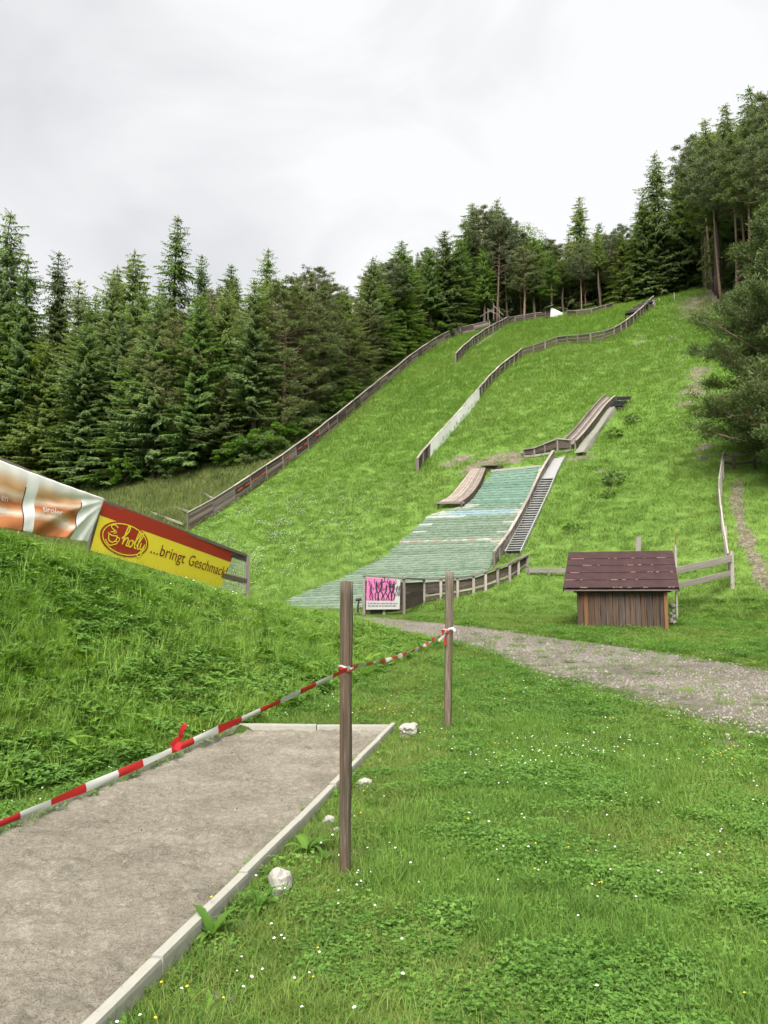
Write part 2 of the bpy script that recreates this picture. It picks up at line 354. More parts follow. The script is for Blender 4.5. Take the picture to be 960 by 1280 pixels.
def banner_mat():
    """old banner: white cloth, soft orange bars of print and painted fold shading; 'su','sv' are the print's own coordinates"""
    m, nt, N, L, p = new_mat('faded_orange_banner')
    a = N.new('ShaderNodeAttribute'); a.attribute_name = 'su'; b = N.new('ShaderNodeAttribute'); b.attribute_name = 'sv'
    su, sv = a.outputs['Fac'], b.outputs['Fac']
    cmb = N.new('ShaderNodeCombineXYZ'); L.new(su, cmb.inputs[0]); L.new(sv, cmb.inputs[1])
    wob = mth(nt, 'MULTIPLY', mth(nt, 'SUBTRACT', noise(nt, cmb.outputs[0], 2.2, 2, 0.5), 0.5), 0.12)
    svw = mth(nt, 'ADD', sv, wob)
    bars = ramp(nt, [(0.0, (0.50, 0.17, 0.07)), (0.16, (0.56, 0.22, 0.09)), (0.27, (0.80, 0.70, 0.58)), (0.36, (0.62, 0.30, 0.14)), (0.44, (0.46, 0.14, 0.05)), (0.56, (0.78, 0.62, 0.48)), (0.66, (0.66, 0.36, 0.18)), (0.75, (0.74, 0.50, 0.32)), (0.86, (0.80, 0.78, 0.75)), (1.0, (0.80, 0.80, 0.80))])  # bands mix orange print with fold shading painted into the colour
    L.new(mth(nt, 'MULTIPLY', svw, .93), bars.inputs['Fac'])
    # white columns: su in metres from the right end
    def band(lo, hi):
        return mth(nt, 'MULTIPLY', mth(nt, 'GREATER_THAN', su, lo), mth(nt, 'LESS_THAN', su, hi))
    cols = mth(nt, 'MAXIMUM', band(-1, 0.50), band(1.50, 1.74))
    col = mixc(nt, bars.outputs[0], (0.80, 0.80, 0.79), cols)
    lines = mth(nt, 'MULTIPLY', mth(nt, 'MAXIMUM', band(0.485, 0.505), band(1.735, 1.76)), mth(nt, 'LESS_THAN', sv, 0.78))
    col = mixc(nt, col, (0.10, 0.05, 0.06), lines)
    L.new(col, p.inputs['Base Color']); p.inputs['Roughness'].default_value = 0.85; p.inputs['Specular IOR Level'].default_value = 0.12
    t = N.new('ShaderNodeBsdfTranslucent'); L.new(col, t.inputs['Color'])
    mx = N.new('ShaderNodeMixShader'); mx.inputs[0].default_value = 0.2
    L.new(p.outputs[0], mx.inputs[1]); L.new(t.outputs[0], mx.inputs[2]); L.new(mx.outputs[0], N['Material Output'].inputs['Surface'])
    return m
BANNER = banner_mat()

# ------------------------------------------------------------------ object helpers
def tag(o, label=None, cat=None, group=None, kind=None):
    if label: o['label'] = label
    if cat: o['category'] = cat
    if group: o['group'] = group
    if kind: o['kind'] = kind
    return o
def empty(name, loc, label=None, cat=None, group=None):
    o = bpy.data.objects.new(name, None); COL.objects.link(o); o.location = loc
    o.empty_display_size = 0.2
    return tag(o, label, cat, group)
def attach(o, parent):
    """parent keeps its place: things here are parented to unrotated empties or to unrotated meshes"""
    o.parent = parent
    p, off = parent, Vector((0, 0, 0))
    while p is not None: off += p.location; p = p.parent
    o.location = o.location - off
def link(name, me, parent=None, loc=(0, 0, 0)):
    o = bpy.data.objects.new(name, me); COL.objects.link(o); o.location = loc
    if parent is not None: attach(o, parent)
    return o
def mesh(name, V, F, mats, mi=None, smooth=False):
    me = bpy.data.meshes.new(name); me.from_pydata([tuple(v) for v in V], [], F)
    for m in (mats if isinstance(mats, (list, tuple)) else [mats]): me.materials.append(m)
    if mi is not None: me.polygons.foreach_set('material_index', mi)
    if smooth: me.polygons.foreach_set('use_smooth', [True] * len(me.polygons))
    me.update(); return me
def npmesh(name, V, F, mat, tint=None, smooth=False):
    """V (n,3), F (m,k) numpy"""
    me = bpy.data.meshes.new(name); V = np.asarray(V, np.float32); F = np.asarray(F, np.int32); k = F.shape[1]
    me.vertices.add(len(V)); me.vertices.foreach_set('co', V.ravel())
    me.loops.add(F.size); me.loops.foreach_set('vertex_index', F.ravel())
    me.polygons.add(len(F)); me.polygons.foreach_set('loop_start', np.arange(0, F.size, k, dtype=np.int32))
    if smooth: me.polygons.foreach_set('use_smooth', np.ones(len(F), bool))
    for m in (mat if isinstance(mat, (list, tuple)) else [mat]): me.materials.append(m)
    me.update(calc_edges=True)
    if tint is not None:
        a = me.attributes.new('tint', 'FLOAT', 'POINT'); a.data.foreach_set('value', np.asarray(tint, np.float32))
    me.validate(); return me
# unit boards: x from 0 to 1 (length), y and z from -0.5 to 0.5, slightly uneven
def unit_board(mat, seed, jit=0.03):
    r = random.Random(seed); n = 4; V, F = [], []
    for i in range(n + 1):
        x = i / n
        oy, oz = r.uniform(-jit, jit), r.uniform(-jit, jit)
        for (y, z) in ((-.5, -.44), (-.44, -.5), (.44, -.5), (.5, -.44), (.5, .44), (.44, .5), (-.44, .5), (-.5, .44)):
            V.append((x, y + oy + r.uniform(-jit, jit) * .5, z + oz + r.uniform(-jit, jit) * .5))
    for i in range(n):
        for j in range(8): F.append((i * 8 + j, i * 8 + (j + 1) % 8, (i + 1) * 8 + (j + 1) % 8, (i + 1) * 8 + j))
    F.append(tuple(range(7, -1, -1))); F.append(tuple(n * 8 + j for j in range(8)))
    return mesh('board_' + mat.name, V, F, mat)
_UB = {}
def board(name, p0, p1, w, h, mat, parent=None, side=None):
    """a beam from p0 to p1; w along 'side' (horizontal), h along the remaining axis"""
    key = (mat.name, random.randrange(4))
    if key not in _UB: _UB[key] = unit_board(mat, key[1] * 7 + len(mat.name), .006 if mat.name in ('concrete', 'galvanised_steel', 'white_panel') else .03)
    p0, p1 = Vector(p0), Vector(p1); X = p1 - p0; Ln = X.length
    if Ln < 1e-4: return None
    X.normalize()
    Yv = Vector(side) if side is not None else Vector((0, 0, 1)).cross(X)
    if Yv.length < 1e-3: Yv = Vector((1, 0, 0))
    Yv = (Yv - X * Yv.dot(X)).normalized(); Z = X.cross(Yv)
    M = Matrix((X, Yv, Z)).transposed()
    o = bpy.data.objects.new(name, _UB[key]); COL.objects.link(o)
    o.location = p0; o.rotation_euler = M.to_euler(); o.scale = (Ln, w, h)
    if parent is not None: attach(o, parent)
    return o
def tube(path, radii, n=8, cap=True):
    V, F = [], []
    P = [Vector(p) for p in path]
    for i, p in enumerate(P):
        t = (P[min(i + 1, len(P) - 1)] - P[max(i - 1, 0)]).normalized()
        a = t.cross(Vector((0, 1, 0.01))); a = a.normalized() if a.length > 1e-3 else Vector((1, 0, 0)); b = t.cross(a)
        for j in range(n):
            an = 2 * math.pi * j / n
            V.append(p + (a * math.cos(an) + b * math.sin(an)) * radii[i])
    for i in range(len(P) - 1):
        for j in range(n): F.append((i * n + j, i * n + (j + 1) % n, (i + 1) * n + (j + 1) % n, (i + 1) * n + j))
    if cap:
        F.append(tuple(range(n - 1, -1, -1))); F.append(tuple((len(P) - 1) * n + j for j in range(n)))
    return V, F
def lerp_poly(pts, n):
    """resample a polyline of tuples to n points by length"""
    P = np.array(pts, float); d = np.r_[0, np.cumsum(np.linalg.norm(np.diff(P, axis=0), axis=1))]
    t = np.linspace(0, d[-1], n)
    return np.stack([np.interp(t, d, P[:, i]) for i in range(P.shape[1])], 1)

# ------------------------------------------------------------------ ground
def level(u, v, z): return at(u, v, (z - HZ) / km(u, v)[1])
PIT = {'rn': level(96, 1281, .12), 'rf': level(489, 906, .10), 'lf': level(302, 905, .10), 'ln': level(0, 1030, .09)}
for k_ in PIT: PIT[k_].z = 0.0
dr = (PIT['rf'] - PIT['rn']).normalized()
PIT['rn'] = PIT['rn'] - dr * 1.6
dl = (PIT['ln'] - PIT['lf']).normalized()
PIT['ln'] = PIT['lf'] + dl * ((PIT['rf'] - PIT['rn']).length)
ROAD_NEAR = [(430, 773), (452, 778), (480, 788), (530, 799), (570, 806), (610, 815), (650, 838), (690, 854), (740, 866), (800, 884), (850, 899), (900, 913), (960, 930), (1060, 962), (1160, 1000)]
ROAD_FAR = [(428, 769), (455, 770.5), (500, 774), (550, 779), (600, 784), (640, 789), (690, 796), (740, 802), (790, 809), (850, 818), (900, 826), (960, 836), (1060, 852), (1160, 868)]
NR = 70
road_n = [hit(*p) for p in lerp_poly(ROAD_NEAR, NR)]; road_f = [hit(*p) for p in lerp_poly(ROAD_FAR, NR)]
road_poly = np.array([(p.x, p.y) for p in road_n] + [(p.x, p.y) for p in road_f[::-1]])
pit_poly = np.array([(PIT[k].x, PIT[k].y) for k in ('rn', 'rf', 'lf', 'ln')])
def inpoly(x, y, poly):
    x = np.asarray(x, float); y = np.asarray(y, float); r = np.zeros(x.shape, bool); n = len(poly)
    for i in range(n):
        x0, y0 = poly[i]; x1, y1 = poly[(i + 1) % n]
        c = ((y0 > y) != (y1 > y)); xx = (x1 - x0) * (y - y0) / (y1 - y0 + 1e-12) + x0
        r ^= c & (x < xx)
    return r
# forest edge as the photo shows it
EDGE = [(-200, 640), (-60, 632), (60, 622), (130, 612), (200, 600), (300, 580), (350, 561), (400, 531), (440, 498), (480, 465), (520, 437), (580, 404), (630, 387), (690, 377), (730, 372), (770, 364), (800, 356), (850, 350), (868, 352)]
EDGE_U = [p[0] for p in EDGE]; EDGE_Y = [hit(*p).y for p in EDGE]
EDGE_U += [890, 920, 960, 1020, 1100, 1250]; EDGE_Y += [72, 64, 55, 46, 40, 36]
def forest_edge_y(u): return np.interp(u, EDGE_U, EDGE_Y)
def uof(x, y):                                     # roughly the photo column of a ground point
    z = zt(x, y); dy = y * CP + (z - HZ) * SP
    return CX + FPX * x / np.maximum(dy, 0.5)
SOIL = []      # x, y, radius, strength
def soil_px(u, v, r, s=1.0):
    p = hit(u, v); SOIL.append((p.x, p.y, r, s))
for (u, v, r) in [(575, 572, 0.7), (582, 573, 0.7), (625, 573, 1.1), (636, 571, 1.1), (604, 578, 0.8), (615, 579, 0.7), (647, 575, 0.8), (868, 385, 2.4), (874, 379, 2.6), (880, 372, 2.8), (886, 364, 2.8), (876, 390, 2.2), (884, 380, 2.6), (862, 396, 1.4),
                  (923, 603, .30), (922, 620, .33), (925, 640, .33), (928, 660, .33), (933, 678, .3), (940, 692, .26), (946, 705, .24), (952, 718, .22), (958, 730, .2), (880, 560, .5), (878, 572, .4), (866, 490, .9), (872, 480, .9), (858, 505, .7), (875, 462, 1.0), (868, 470, .9),
                  (800, 430, .8), (804, 420, .7), (560, 580, .6), (590, 588, .8), (752, 590, .3), (728, 572, .4), (716, 574, .4), (738, 571, .3), (840, 395, .6), (838, 425, .5)]:
    soil_px(u, v, r)
for (u, v) in lerp_poly([(922, 600), (921, 620), (924, 645), (929, 665), (937, 685), (945, 702), (953, 720), (961, 736)], 34): soil_px(u + random.uniform(-2, 2), v, random.uniform(.22, .34), 1.0)
for i in range(26):                                  # thin worn ground beside the pit
    t = random.random(); p = PIT['rn'].lerp(PIT['rf'], t)
    SOIL.append((p.x + 0.15 + random.random() * 0.45, p.y - 0.05, 0.10 + 0.16 * random.random(), 0.8))

for (u, v, r) in [(349, 1116, .15), (352, 1126, .13), (411, 1032, .13), (456, 983, .11), (511, 920, .17), (290, 1160, .13), (300, 1150, .12), (420, 1040, .10), (400, 1062, .10), (330, 1195, .10), (245, 1225, .10), (225, 1262, .09), (435, 1002, .10), (910, 926, .14), (938, 920, .14), (905, 930, .25), (930, 938, .3), (870, 922, .2)]: soil_px(u, v, r, 1.0)
def axis(lo, hi, mid_lo, mid_hi, step, ratio=1.14):
    a = list(np.arange(mid_lo, mid_hi + 1e-6, step)); s = step; x = mid_hi
    while x < hi: s *= ratio; x += s; a.append(x)
    s = step; x = mid_lo; b = []
    while x > lo: s *= ratio; x -= s; b.append(x)
    return np.array(b[::-1] + a)
gx = axis(-900, 900, -34, 46, 0.30); gy = axis(-400, 1500, 1, 102, 0.30)
GX, GY = np.meshgrid(gx, gy); GZ = zt(GX, GY)
far_fade = sstep(150, 420, np.hypot(GX, GY)); GZ = GZ * (1 - 0.35 * far_fade)
ipit = inpoly(GX, GY, pit_poly); GZ = np.where(ipit, -0.10, GZ)
nx_, ny_ = len(gx), len(gy)
idx = np.arange(nx_ * ny_).reshape(ny_, nx_)
F = np.stack([idx[:-1, :-1], idx[:-1, 1:], idx[1:, 1:], idx[1:, :-1]], -1).reshape(-1, 4)
gm_ = npmesh('ground', np.stack([GX, GY, GZ], -1).reshape(-1, 3), F, GROUND, smooth=True)
hillm = sstep(24, 30, SX * GX + SY * GY + 1.2 * (fbm(GX / 2, GY / 2, 5) - .5)) * (1 - 0.0 * GX)
u_ = uof(GX, np.maximum(GY, 1)); fe = forest_edge_y(u_)
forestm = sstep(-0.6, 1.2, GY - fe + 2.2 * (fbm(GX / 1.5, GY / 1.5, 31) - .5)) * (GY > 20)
soilm = np.zeros_like(GX)
for (sx_, sy_, sr_, ss_) in SOIL:
    soilm = np.maximum(soilm, ss_ * np.exp(-((GX - sx_) ** 2 + (GY - sy_) ** 2) / (sr_ * sr_)))
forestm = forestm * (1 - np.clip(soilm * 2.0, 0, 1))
for nm, arr in (('hill', hillm), ('forest', forestm), ('soil', soilm)):
    a = gm_.attributes.new(nm, 'FLOAT', 'POINT'); a.data.foreach_set('value', arr.astype(np.float32).ravel())
ground = link('ground', gm_)
tag(ground, 'grassy meadow and steep hillside under the whole scene', None, None, 'structure')
def soil_at(x, y):
    s = np.zeros_like(np.asarray(x, float))
    for (sx_, sy_, sr_, ss_) in SOIL: s = np.maximum(s, ss_ * np.exp(-((x - sx_) ** 2 + (y - sy_) ** 2) / (sr_ * sr_)))
    return s

# gravel road
NW = 16; V, F, EDG = [], [], []
for i in range(NR):
    for j in range(NW + 1):
        t = j / NW
        jn = 0.5 * (vnoise(i * 0.6, 3.0) - 0.5) * 0.12 if j == 0 else 0; t2 = t + jn
        p = road_n[i].lerp(road_f[i], t2)
        mid = 1 - 2 * abs(t - 0.5)
        wash = 0.03 * math.sin(mid * math.pi)
        V.append((p.x, p.y, zz(p.x, p.y) + 0.012 + 0.01 * (vnoise(p.x * 3, p.y * 3, 2) - .5) * (0 < j < NW) - (0.03 if j in (0, NW) else 0)))
        EDG.append(max(0.0, 1 - t / 0.28) if t < 0.5 else max(0.0, 1 - (1 - t) / 0.10))
for i in range(NR - 1):
    for j in range(NW): F.append((i * (NW + 1) + j, (i + 1) * (NW + 1) + j, (i + 1) * (NW + 1) + j + 1, i * (NW + 1) + j + 1))
rme = mesh('gravel_road', V, F, ROAD, smooth=True)
a = rme.attributes.new('edge', 'FLOAT', 'POINT'); a.data.foreach_set('value', EDG)
road = tag(link('gravel_road', rme), 'gravel track crossing below the ski jump', None, None, 'structure')

# ------------------------------------------------------------------ sand pit with concrete edging
pit = empty('sand_pit', PIT['rf'].lerp(PIT['rn'], 0.5), 'long sand pit edged with pale concrete kerbs beside the lawn', 'sand pit')
n1_, n2_ = 330, 100; V, F = [], []
for i in range(n1_ + 1):
    for j in range(n2_ + 1):
        a_ = PIT['rn'].lerp(PIT['rf'], i / n1_); b_ = PIT['ln'].lerp(PIT['lf'], i / n1_); p = a_.lerp(b_, j / n2_)
        V.append((p.x, p.y, 0.035))
for i in range(n1_):
    for j in range(n2_): F.append((i * (n2_ + 1) + j, (i + 1) * (n2_ + 1) + j, (i + 1) * (n2_ + 1) + j + 1, i * (n2_ + 1) + j + 1))
SV_ = np.array(V); sx__, sy__ = SV_[:, 0], SV_[:, 1]
rot_ = sx__ * .97 + sy__ * .25; rot2 = -sx__ * .25 + sy__ * .97
SV_[:, 2] += .050 * (fbm(sx__ * 4.5, sy__ * 4.5, 41, 3) - .5) + .05 * (fbm(sx__ * 1.1, sy__ * 1.1, 77, 2) - .5) + .032 * (fbm(rot_ * 11, rot2 * 19, 3, 3) - .5)
SV_[:, 2] -= .13 * np.maximum(0, vnoise(rot_ * 4.2, rot2 * 7, 13) - .70) + .10 * np.maximum(0, vnoise(rot_ * 12, rot2 * 19, 23) - .68); SV_[:, 2] += .14 * np.maximum(0, vnoise(rot_ * 8, rot2 * 16, 33) - .82)
link('sand', npmesh('sand', SV_, np.array(F), SAND, smooth=True), pit)
def kerb_run(a, b, top, width, piece, outward):
    d = (b - a); Ln = d.length; d.normalize(); n = max(1, int(Ln / piece)); step = Ln / n
    for i in range(n):
        p0 = a + d * (i * step + 0.006); p1 = a + d * ((i + 1) * step - 0.006)
        jz, jw = random.uniform(-.012, .012), random.uniform(-.008, .008)
        o = Vector(outward) * (width / 2 + jw)
        zc_ = top - 0.15
        board('kerb_stone', Vector((p0.x, p0.y, zc_ + jz)) + o, Vector((p1.x, p1.y, zc_ + jz + random.uniform(-.008, .008))) + o, width, 0.30, CONC_B, pit)
CONC_B = CONC
pr_ = Vector((dr.y, -dr.x, 0))
kerb_run(PIT["rn"], PIT["rf"], 0.115, 0.055, 1.0, pr_)
kerb_run(PIT['ln'], PIT['lf'], 0.095, 0.06, 1.0, -pr_)
fd = (PIT['rf'] - PIT['lf']).normalized()
kerb_run(PIT['lf'] - fd * 0.05, PIT['rf'] + fd * 0.06, 0.10, 0.06, 0.95, Vector((-fd.y, fd.x, 0)))

# ------------------------------------------------------------------ round posts and barrier tape
def round_post(base, top, r0, r1, label):
    V, F = [], []; n = 22; rows = 24
    for i in range(rows):
        t = i / (rows - 1); c = Vector(base).lerp(Vector(top), t); rr = r0 + (r1 - r0) * t
        for j in range(n):
            an = 2 * math.pi * j / n
            q = rr * (1 + 0.16 * (float(vnoise(j * 1.3, t * 5 + base[0], 5)) - .5) + .07 * (float(vnoise(j * 2.9, t * 2 + base[0], 8)) - .5)) * (0.93 if i == rows - 1 else 1)
            V.append((c.z, c.x + q * math.cos(an), c.y + q * math.sin(an)))
    # local x is the length so that the grain runs up the post
    for i in range(rows - 1):
        for j in range(n): F.append((i * n + j, (i + 1) * n + j, (i + 1) * n + (j + 1) % n, i * n + (j + 1) % n))
    V.append((V[(rows - 1) * n][0] + 0.006, top[0], top[1])); c = len(V) - 1
    for j in range(n): F.append(((rows - 1) * n + j, c, (rows - 1) * n + (j + 1) % n))
    V = [(x - base[2], y - base[0], z - base[1]) for (x, y, z) in V]
    o = link('wooden_post', mesh('wooden_post', V, F, W_POST, smooth=True), None, base)
    o.rotation_euler = Matrix(((0, 1, 0), (0, 0, 1), (1, 0, 0))).to_euler()
    return tag(o, label, 'post', 'round posts holding the barrier tape')
pb = hit(431, 1097); YN = pb.y
round_post(pb + Vector((0, 0, -.12)), at(433, 727, YN), 0.031, 0.040, 'thick brown round post standing near the sand pit edge')
qb = hit(559, 911); YF = qb.y
round_post(qb + Vector((0, 0, -.12)), at(562, 715, YF), 0.044, 0.052, 'thinner looking round post farther off by the gravel track')
# tape: left end held out of frame, wrapped on both posts
A0 = at(437, 835, YN - 0.05); A1 = at(0, 1021, 3.05); A2 = A1 + (A1 - A0) * 0.45
st_b = Vector((A2.x, A2.y, -0.1))
round_post(st_b, Vector((A2.x, A2.y, A2.z + 0.12)), 0.03, 0.03, 'short stake where the barrier tape ends beside the sand pit')
B1 = at(558, 789, YF - 0.05)
def ribbon(pts, wid, tw, seg, start=0, nrm=(0, -1, 0.1)):
    """pts world polyline; wid width per point; tw twist angle per point; coloured red/white every seg metres"""
    V, F, MI = [], [], []; d = start
    for i, p in enumerate(pts):
        t = (pts[min(i + 1, len(pts) - 1)] - pts[max(i - 1, 0)]).normalized()
        up = Vector((0, 0, 1)); up = (up - t * up.dot(t)).normalized(); sd = t.cross(up)
        w = up * math.cos(tw[i]) + sd * math.sin(tw[i]); n_ = t.cross(w)
        fold = 0.004 + .004 * math.sin(i * .37)
        V += [p - w * wid[i] / 2, p + n_ * fold, p + w * wid[i] / 2]
    for i in range(len(pts) - 1):
        d2 = d + (pts[i + 1] - pts[i]).length
        c = int((d + d2) / 2 / seg) % 2; d = d2
        F += [(i * 3, i * 3 + 1, i * 3 + 4, i * 3 + 3), (i * 3 + 1, i * 3 + 2, i * 3 + 5, i * 3 + 4)]; MI += [c, c]
    return V, F, MI
TV, TF, TM = [], [], []
def add_rib(v, f, m):
    b = len(TV); TV.extend(v); TF.extend([tuple(i + b for i in q) for q in f]); TM.extend(m)
n = 120; pts = []; wid = []; tw = []
for i in range(n):
    t = i / (n - 1); p = A2.lerp(A0, t); p.z -= 0.05 * 4 * t * (1 - t) * 0.6
    pts.append(p); wid.append(0.031 + 0.005 * math.sin(t * 31) + .003 * math.sin(t * 77)); tw.append(0.25 * math.sin(t * 9) + 0.15)
add_rib(*ribbon(pts, wid, tw, 0.145))
n = 300; pts = []; wid = []; tw = []
A0b = at(440, 834, YN - 0.02)
for i in range(n):
    t = i / (n - 1); p = A0b.lerp(B1, t); p.z -= 0.06 * 4 * t * (1 - t)
    pts.append(p); wid.append(0.028 + 0.008 * math.sin(t * 41)); tw.append(0.5 * math.sin(t * 17) + 0.3 * math.sin(t * 47))
add_rib(*ribbon(pts, wid, tw, 0.24, 0.1))
tape = empty('barrier_tape', (pb.x, pb.y, 0), 'red and white striped barrier tape strung between the round posts', 'barrier tape')
link('tape_strip', mesh('tape', TV, TF, [TAPE_R, TAPE_W], TM, True), tape)
def wrap(c, r, z, h, mat, name):
    V, F = [], []; k = 20
    for i in range(k + 1):
        an = 2 * math.pi * i / k
        for q in (0, 1): V.append((c.x + r * math.cos(an), c.y + r * math.sin(an), z + q * h + 0.008 * math.sin(an * 2)))
    F = [(i * 2, i * 2 + 2, i * 2 + 3, i * 2 + 1) for i in range(k)]
    link(name, mesh(name, V, F, mat, smooth=True), tape)
wrap(pb, 0.044, A0.z - 0.018, 0.024, TAPE_R, 'tape_wrap'); wrap(pb, 0.046, A0.z - 0.002, 0.012, TAPE_W, 'tape_wrap')
wrap(qb, 0.060, B1.z - 0.02, 0.05, TAPE_R, 'tape_wrap'); wrap(qb, 0.062, B1.z + 0.012, 0.014, TAPE_W, 'tape_wrap')
def ribs(name, segs, mat):
    for pts_, w in segs:
        P = [Vector(p) for p in pts_]; V, F = [], []
        for i, p in enumerate(P):
            t = (P[min(i + 1, len(P) - 1)] - P[max(i - 1, 0)]).normalized(); sd = t.cross(Vector((0.2, -1, 0.2))).normalized()
            ww = w * (1.0 if i else 0.35)
            V += [p - sd * ww / 2, p + sd * ww / 2 + Vector((0, -0.008, 0))]
        F = [(i * 2, i * 2 + 1, i * 2 + 3, i * 2 + 2) for i in range(len(P) - 1)]
        link(name, mesh(name, V, F, mat, smooth=True), tape)
KY = 3.62
ribs('tape_tail', [([at(224, 924, KY), at(226, 916, KY - .03), at(230, 908, KY - .05), at(232, 905, KY - .05)], 0.022),
                   ([at(226, 922, KY), at(224, 930, KY - .02), at(222, 938, KY - .03)], 0.022), ([at(230, 918, KY), at(222, 924, KY - .02), at(214, 932, KY - .02)], 0.022)], TAPE_R)
ribs('tape_tail', [([at(560, 786, YF - .07), at(566, 785, YF - .1), at(569, 789, YF - .1)], 0.03), ([at(558, 790, YF - .07), at(552, 797, YF - .09), at(548, 801, YF - .1)], 0.03)], TAPE_W)
ribs('tape_tail', [([at(557, 793, YF - .07), at(556, 800, YF - .08), at(557, 806, YF - .08)], 0.03), ([at(553, 795, YF - .08), at(540, 799, YF - .12)], 0.03)], TAPE_R)

# ------------------------------------------------------------------ rocks
def rock_mesh(seed, mat, sub=2, rough=0.25):
    import bmesh
    bm = bmesh.new(); bmesh.ops.create_icosphere(bm, subdivisions=sub, radius=1.0)
    r = np.random.default_rng(seed); D = r.normal(size=(9, 3)); D /= np.linalg.norm(D, axis=1)[:, None]; cut = r.uniform(0.55, 0.92, 9)
    for v in bm.verts:
        c = np.array(v.co); dd = D @ c; k = 1.0
        for q in range(9):
            if dd[q] > cut[q]: k = min(k, cut[q] / dd[q])
        c = c * k * (1 + rough * 0.35 * (float(vnoise(c[0] * 4 + seed, c[1] * 4 + c[2] * 3)) - .5)); v.co = c
    me = bpy.data.meshes.new('rock'); bm.to_mesh(me); bm.free(); me.polygons.foreach_set('use_smooth', [False] * len(me.polygons)); me.materials.append(mat); return me
ROCKS = [rock_mesh(s, LIME, 3, .9) for s in range(4)]
def rock(u, v, w, h, label, i=0, mat=None, group=None, name='rock', off=0.0):
    p = hit(u, v); s = p.y / FPX
    o = link(name, ROCKS[i % 4], None, p + Vector((0, 0, h * s * 0.30 + off)))
    o.scale = (w * s * 0.5, w * s * 0.45, h * s * 0.5 / 0.9); o.rotation_euler = (0.1 * i, 0.2, i * 1.3)
    return tag(o, label, 'rock', group)
rock(349, 1118, 32, 36, 'largest white lumpy rock between kerb and near post', 0)
rock(411, 1030, 20, 13, 'flat white rock just left of the near post', 1)
rock(456, 981, 18, 10, 'small flat white rock right of the near post by the kerb', 2)
rock(511, 918, 29, 17, 'white rounded rock at the far corner of the sand pit', 3)
rock(268, 1171, 9, 8, 'tiny pale pebble beside the kerb left of the lumpy rock', 1)
rock(421, 1038, 10, 5, 'sliver of pale stone touching the near post side', 2)
rock(910, 924, 9, 8, 'pale stone at the lawn edge of the gravel track, nearest right', 0)
rock(938, 918, 12, 5, 'flat pale stones lying at the right edge of the track', 1)
STONES_HI = []
STN = 'pale stone in the eroded line high on the hillside'
for (u, v, w, h) in [(846, 407, 3, 3), (847, 411, 2.5, 3), (848, 417, 3, 3), (848.5, 421, 3, 2.5), (849, 426, 2.5, 2.5), (849, 440, 2.5, 2), (853, 452, 5, 3), (850, 459, 4, 2.5), (840, 423, 7, 2.5)]:
    STONES_HI.append((v, rock(u, v, w, h, STN, int(u) % 4, None, 'stones along the eroded ditch')))
for i_, (v_, o_) in enumerate(sorted(STONES_HI, key=lambda t: t[0])): o_['label'] = STN + ', ' + ('topmost', 'second', 'third', 'fourth', 'fifth', 'sixth', 'seventh', 'eighth', 'lowest')[i_] + ' of nine'
for (u, v, w, h) in [(881, 557, 5, 4), (879, 565, 4, 4), (882, 562, 4, 3), (877, 571, 4, 3)]:
    rock(u, v, w, h, {557: 'topmost', 565: 'third', 562: 'second', 571: 'lowest'}[v] + ' pale stone in the bare patch uphill of the rail fence', int(v) % 4, None, 'stones in the bare patch')
SROCK = rock_mesh(9, STONE, 2)
for k, (u, v, w, h) in enumerate([(840.5, 757, 8, 7), (841, 764, 6, 5), (838.5, 768, 6, 6), (842, 771, 7, 5), (839, 776, 8, 6), (843, 778, 6, 5)]):
    p = at(u, v, 22.4); s = p.y / FPX
    o = link('rock', SROCK, None, p); o.scale = (w * s * .5, w * s * .5, h * s * .55); o.rotation_euler = (k, k * .7, k * 2)
    tag(o, ('topmost', 'second highest', 'third highest', 'fourth highest', 'fifth highest', 'lowest')[k] + ' pale stone of the little pile by the shed corner', 'rock', 'stone pile at the shed')

# ------------------------------------------------------------------ print helper: flat shapes on a surface
def stroke(pts, w, closed=False, smooth=6, taper=False):
    """thick polyline in 2-D -> quads; Catmull-Rom smoothed"""
    P = [np.array(p, float) for p in pts]; out = []
    m = len(P)
    for i in range(m - 1 if not closed else m):
        p0, p1, p2, p3 = (P[(i - 1) % m] if closed or i else P[0]), P[i], P[(i + 1) % m], (P[(i + 2) % m] if closed or i + 2 < m else P[-1])
        for k in range(smooth):
            t = k / smooth
            out.append(0.5 * ((2 * p1) + (p2 - p0) * t + (2 * p0 - 5 * p1 + 4 * p2 - p3) * t * t + (3 * p1 - p0 - 3 * p2 + p3) * t ** 3))
    out.append(P[0] if closed else P[-1])
    V, F = [], []; q = len(out)
    for i in range(q):
        t = out[min(i + 1, q - 1)] - out[max(i - 1, 0)]; t = t / (np.linalg.norm(t) + 1e-9); nn = np.array([-t[1], t[0]])
        ww = w * (1 - 0.7 * abs(2 * i / (q - 1) - 1)) if taper else w
        V += [out[i] - nn * ww / 2, out[i] + nn * ww / 2]
    F = [(i * 2, i * 2 + 1, i * 2 + 3, i * 2 + 2) for i in range(q - 1)]
    return V, F
def ellipse(cx, cy, rx, ry, n=40):
    V = [np.array((cx, cy))]; F = [(0, 1 + i, 1 + (i + 1) % n) for i in range(n)]; R = 4
    for q in range(1, R + 1): V += [np.array((cx + rx * q / R * math.cos(2 * math.pi * i / n), cy + ry * q / R * math.sin(2 * math.pi * i / n))) for i in range(n)]
    for q in range(R - 1): F += [(1 + q * n + i, 1 + (q + 1) * n + i, 1 + (q + 1) * n + (i + 1) % n, 1 + q * n + (i + 1) % n) for i in range(n)]
    return V, F
def rect(x0, y0, x1, y1):
    return [np.array(p) for p in ((x0, y0), (x1, y0), (x1, y1), (x0, y1))], [(0, 1, 2, 3)]
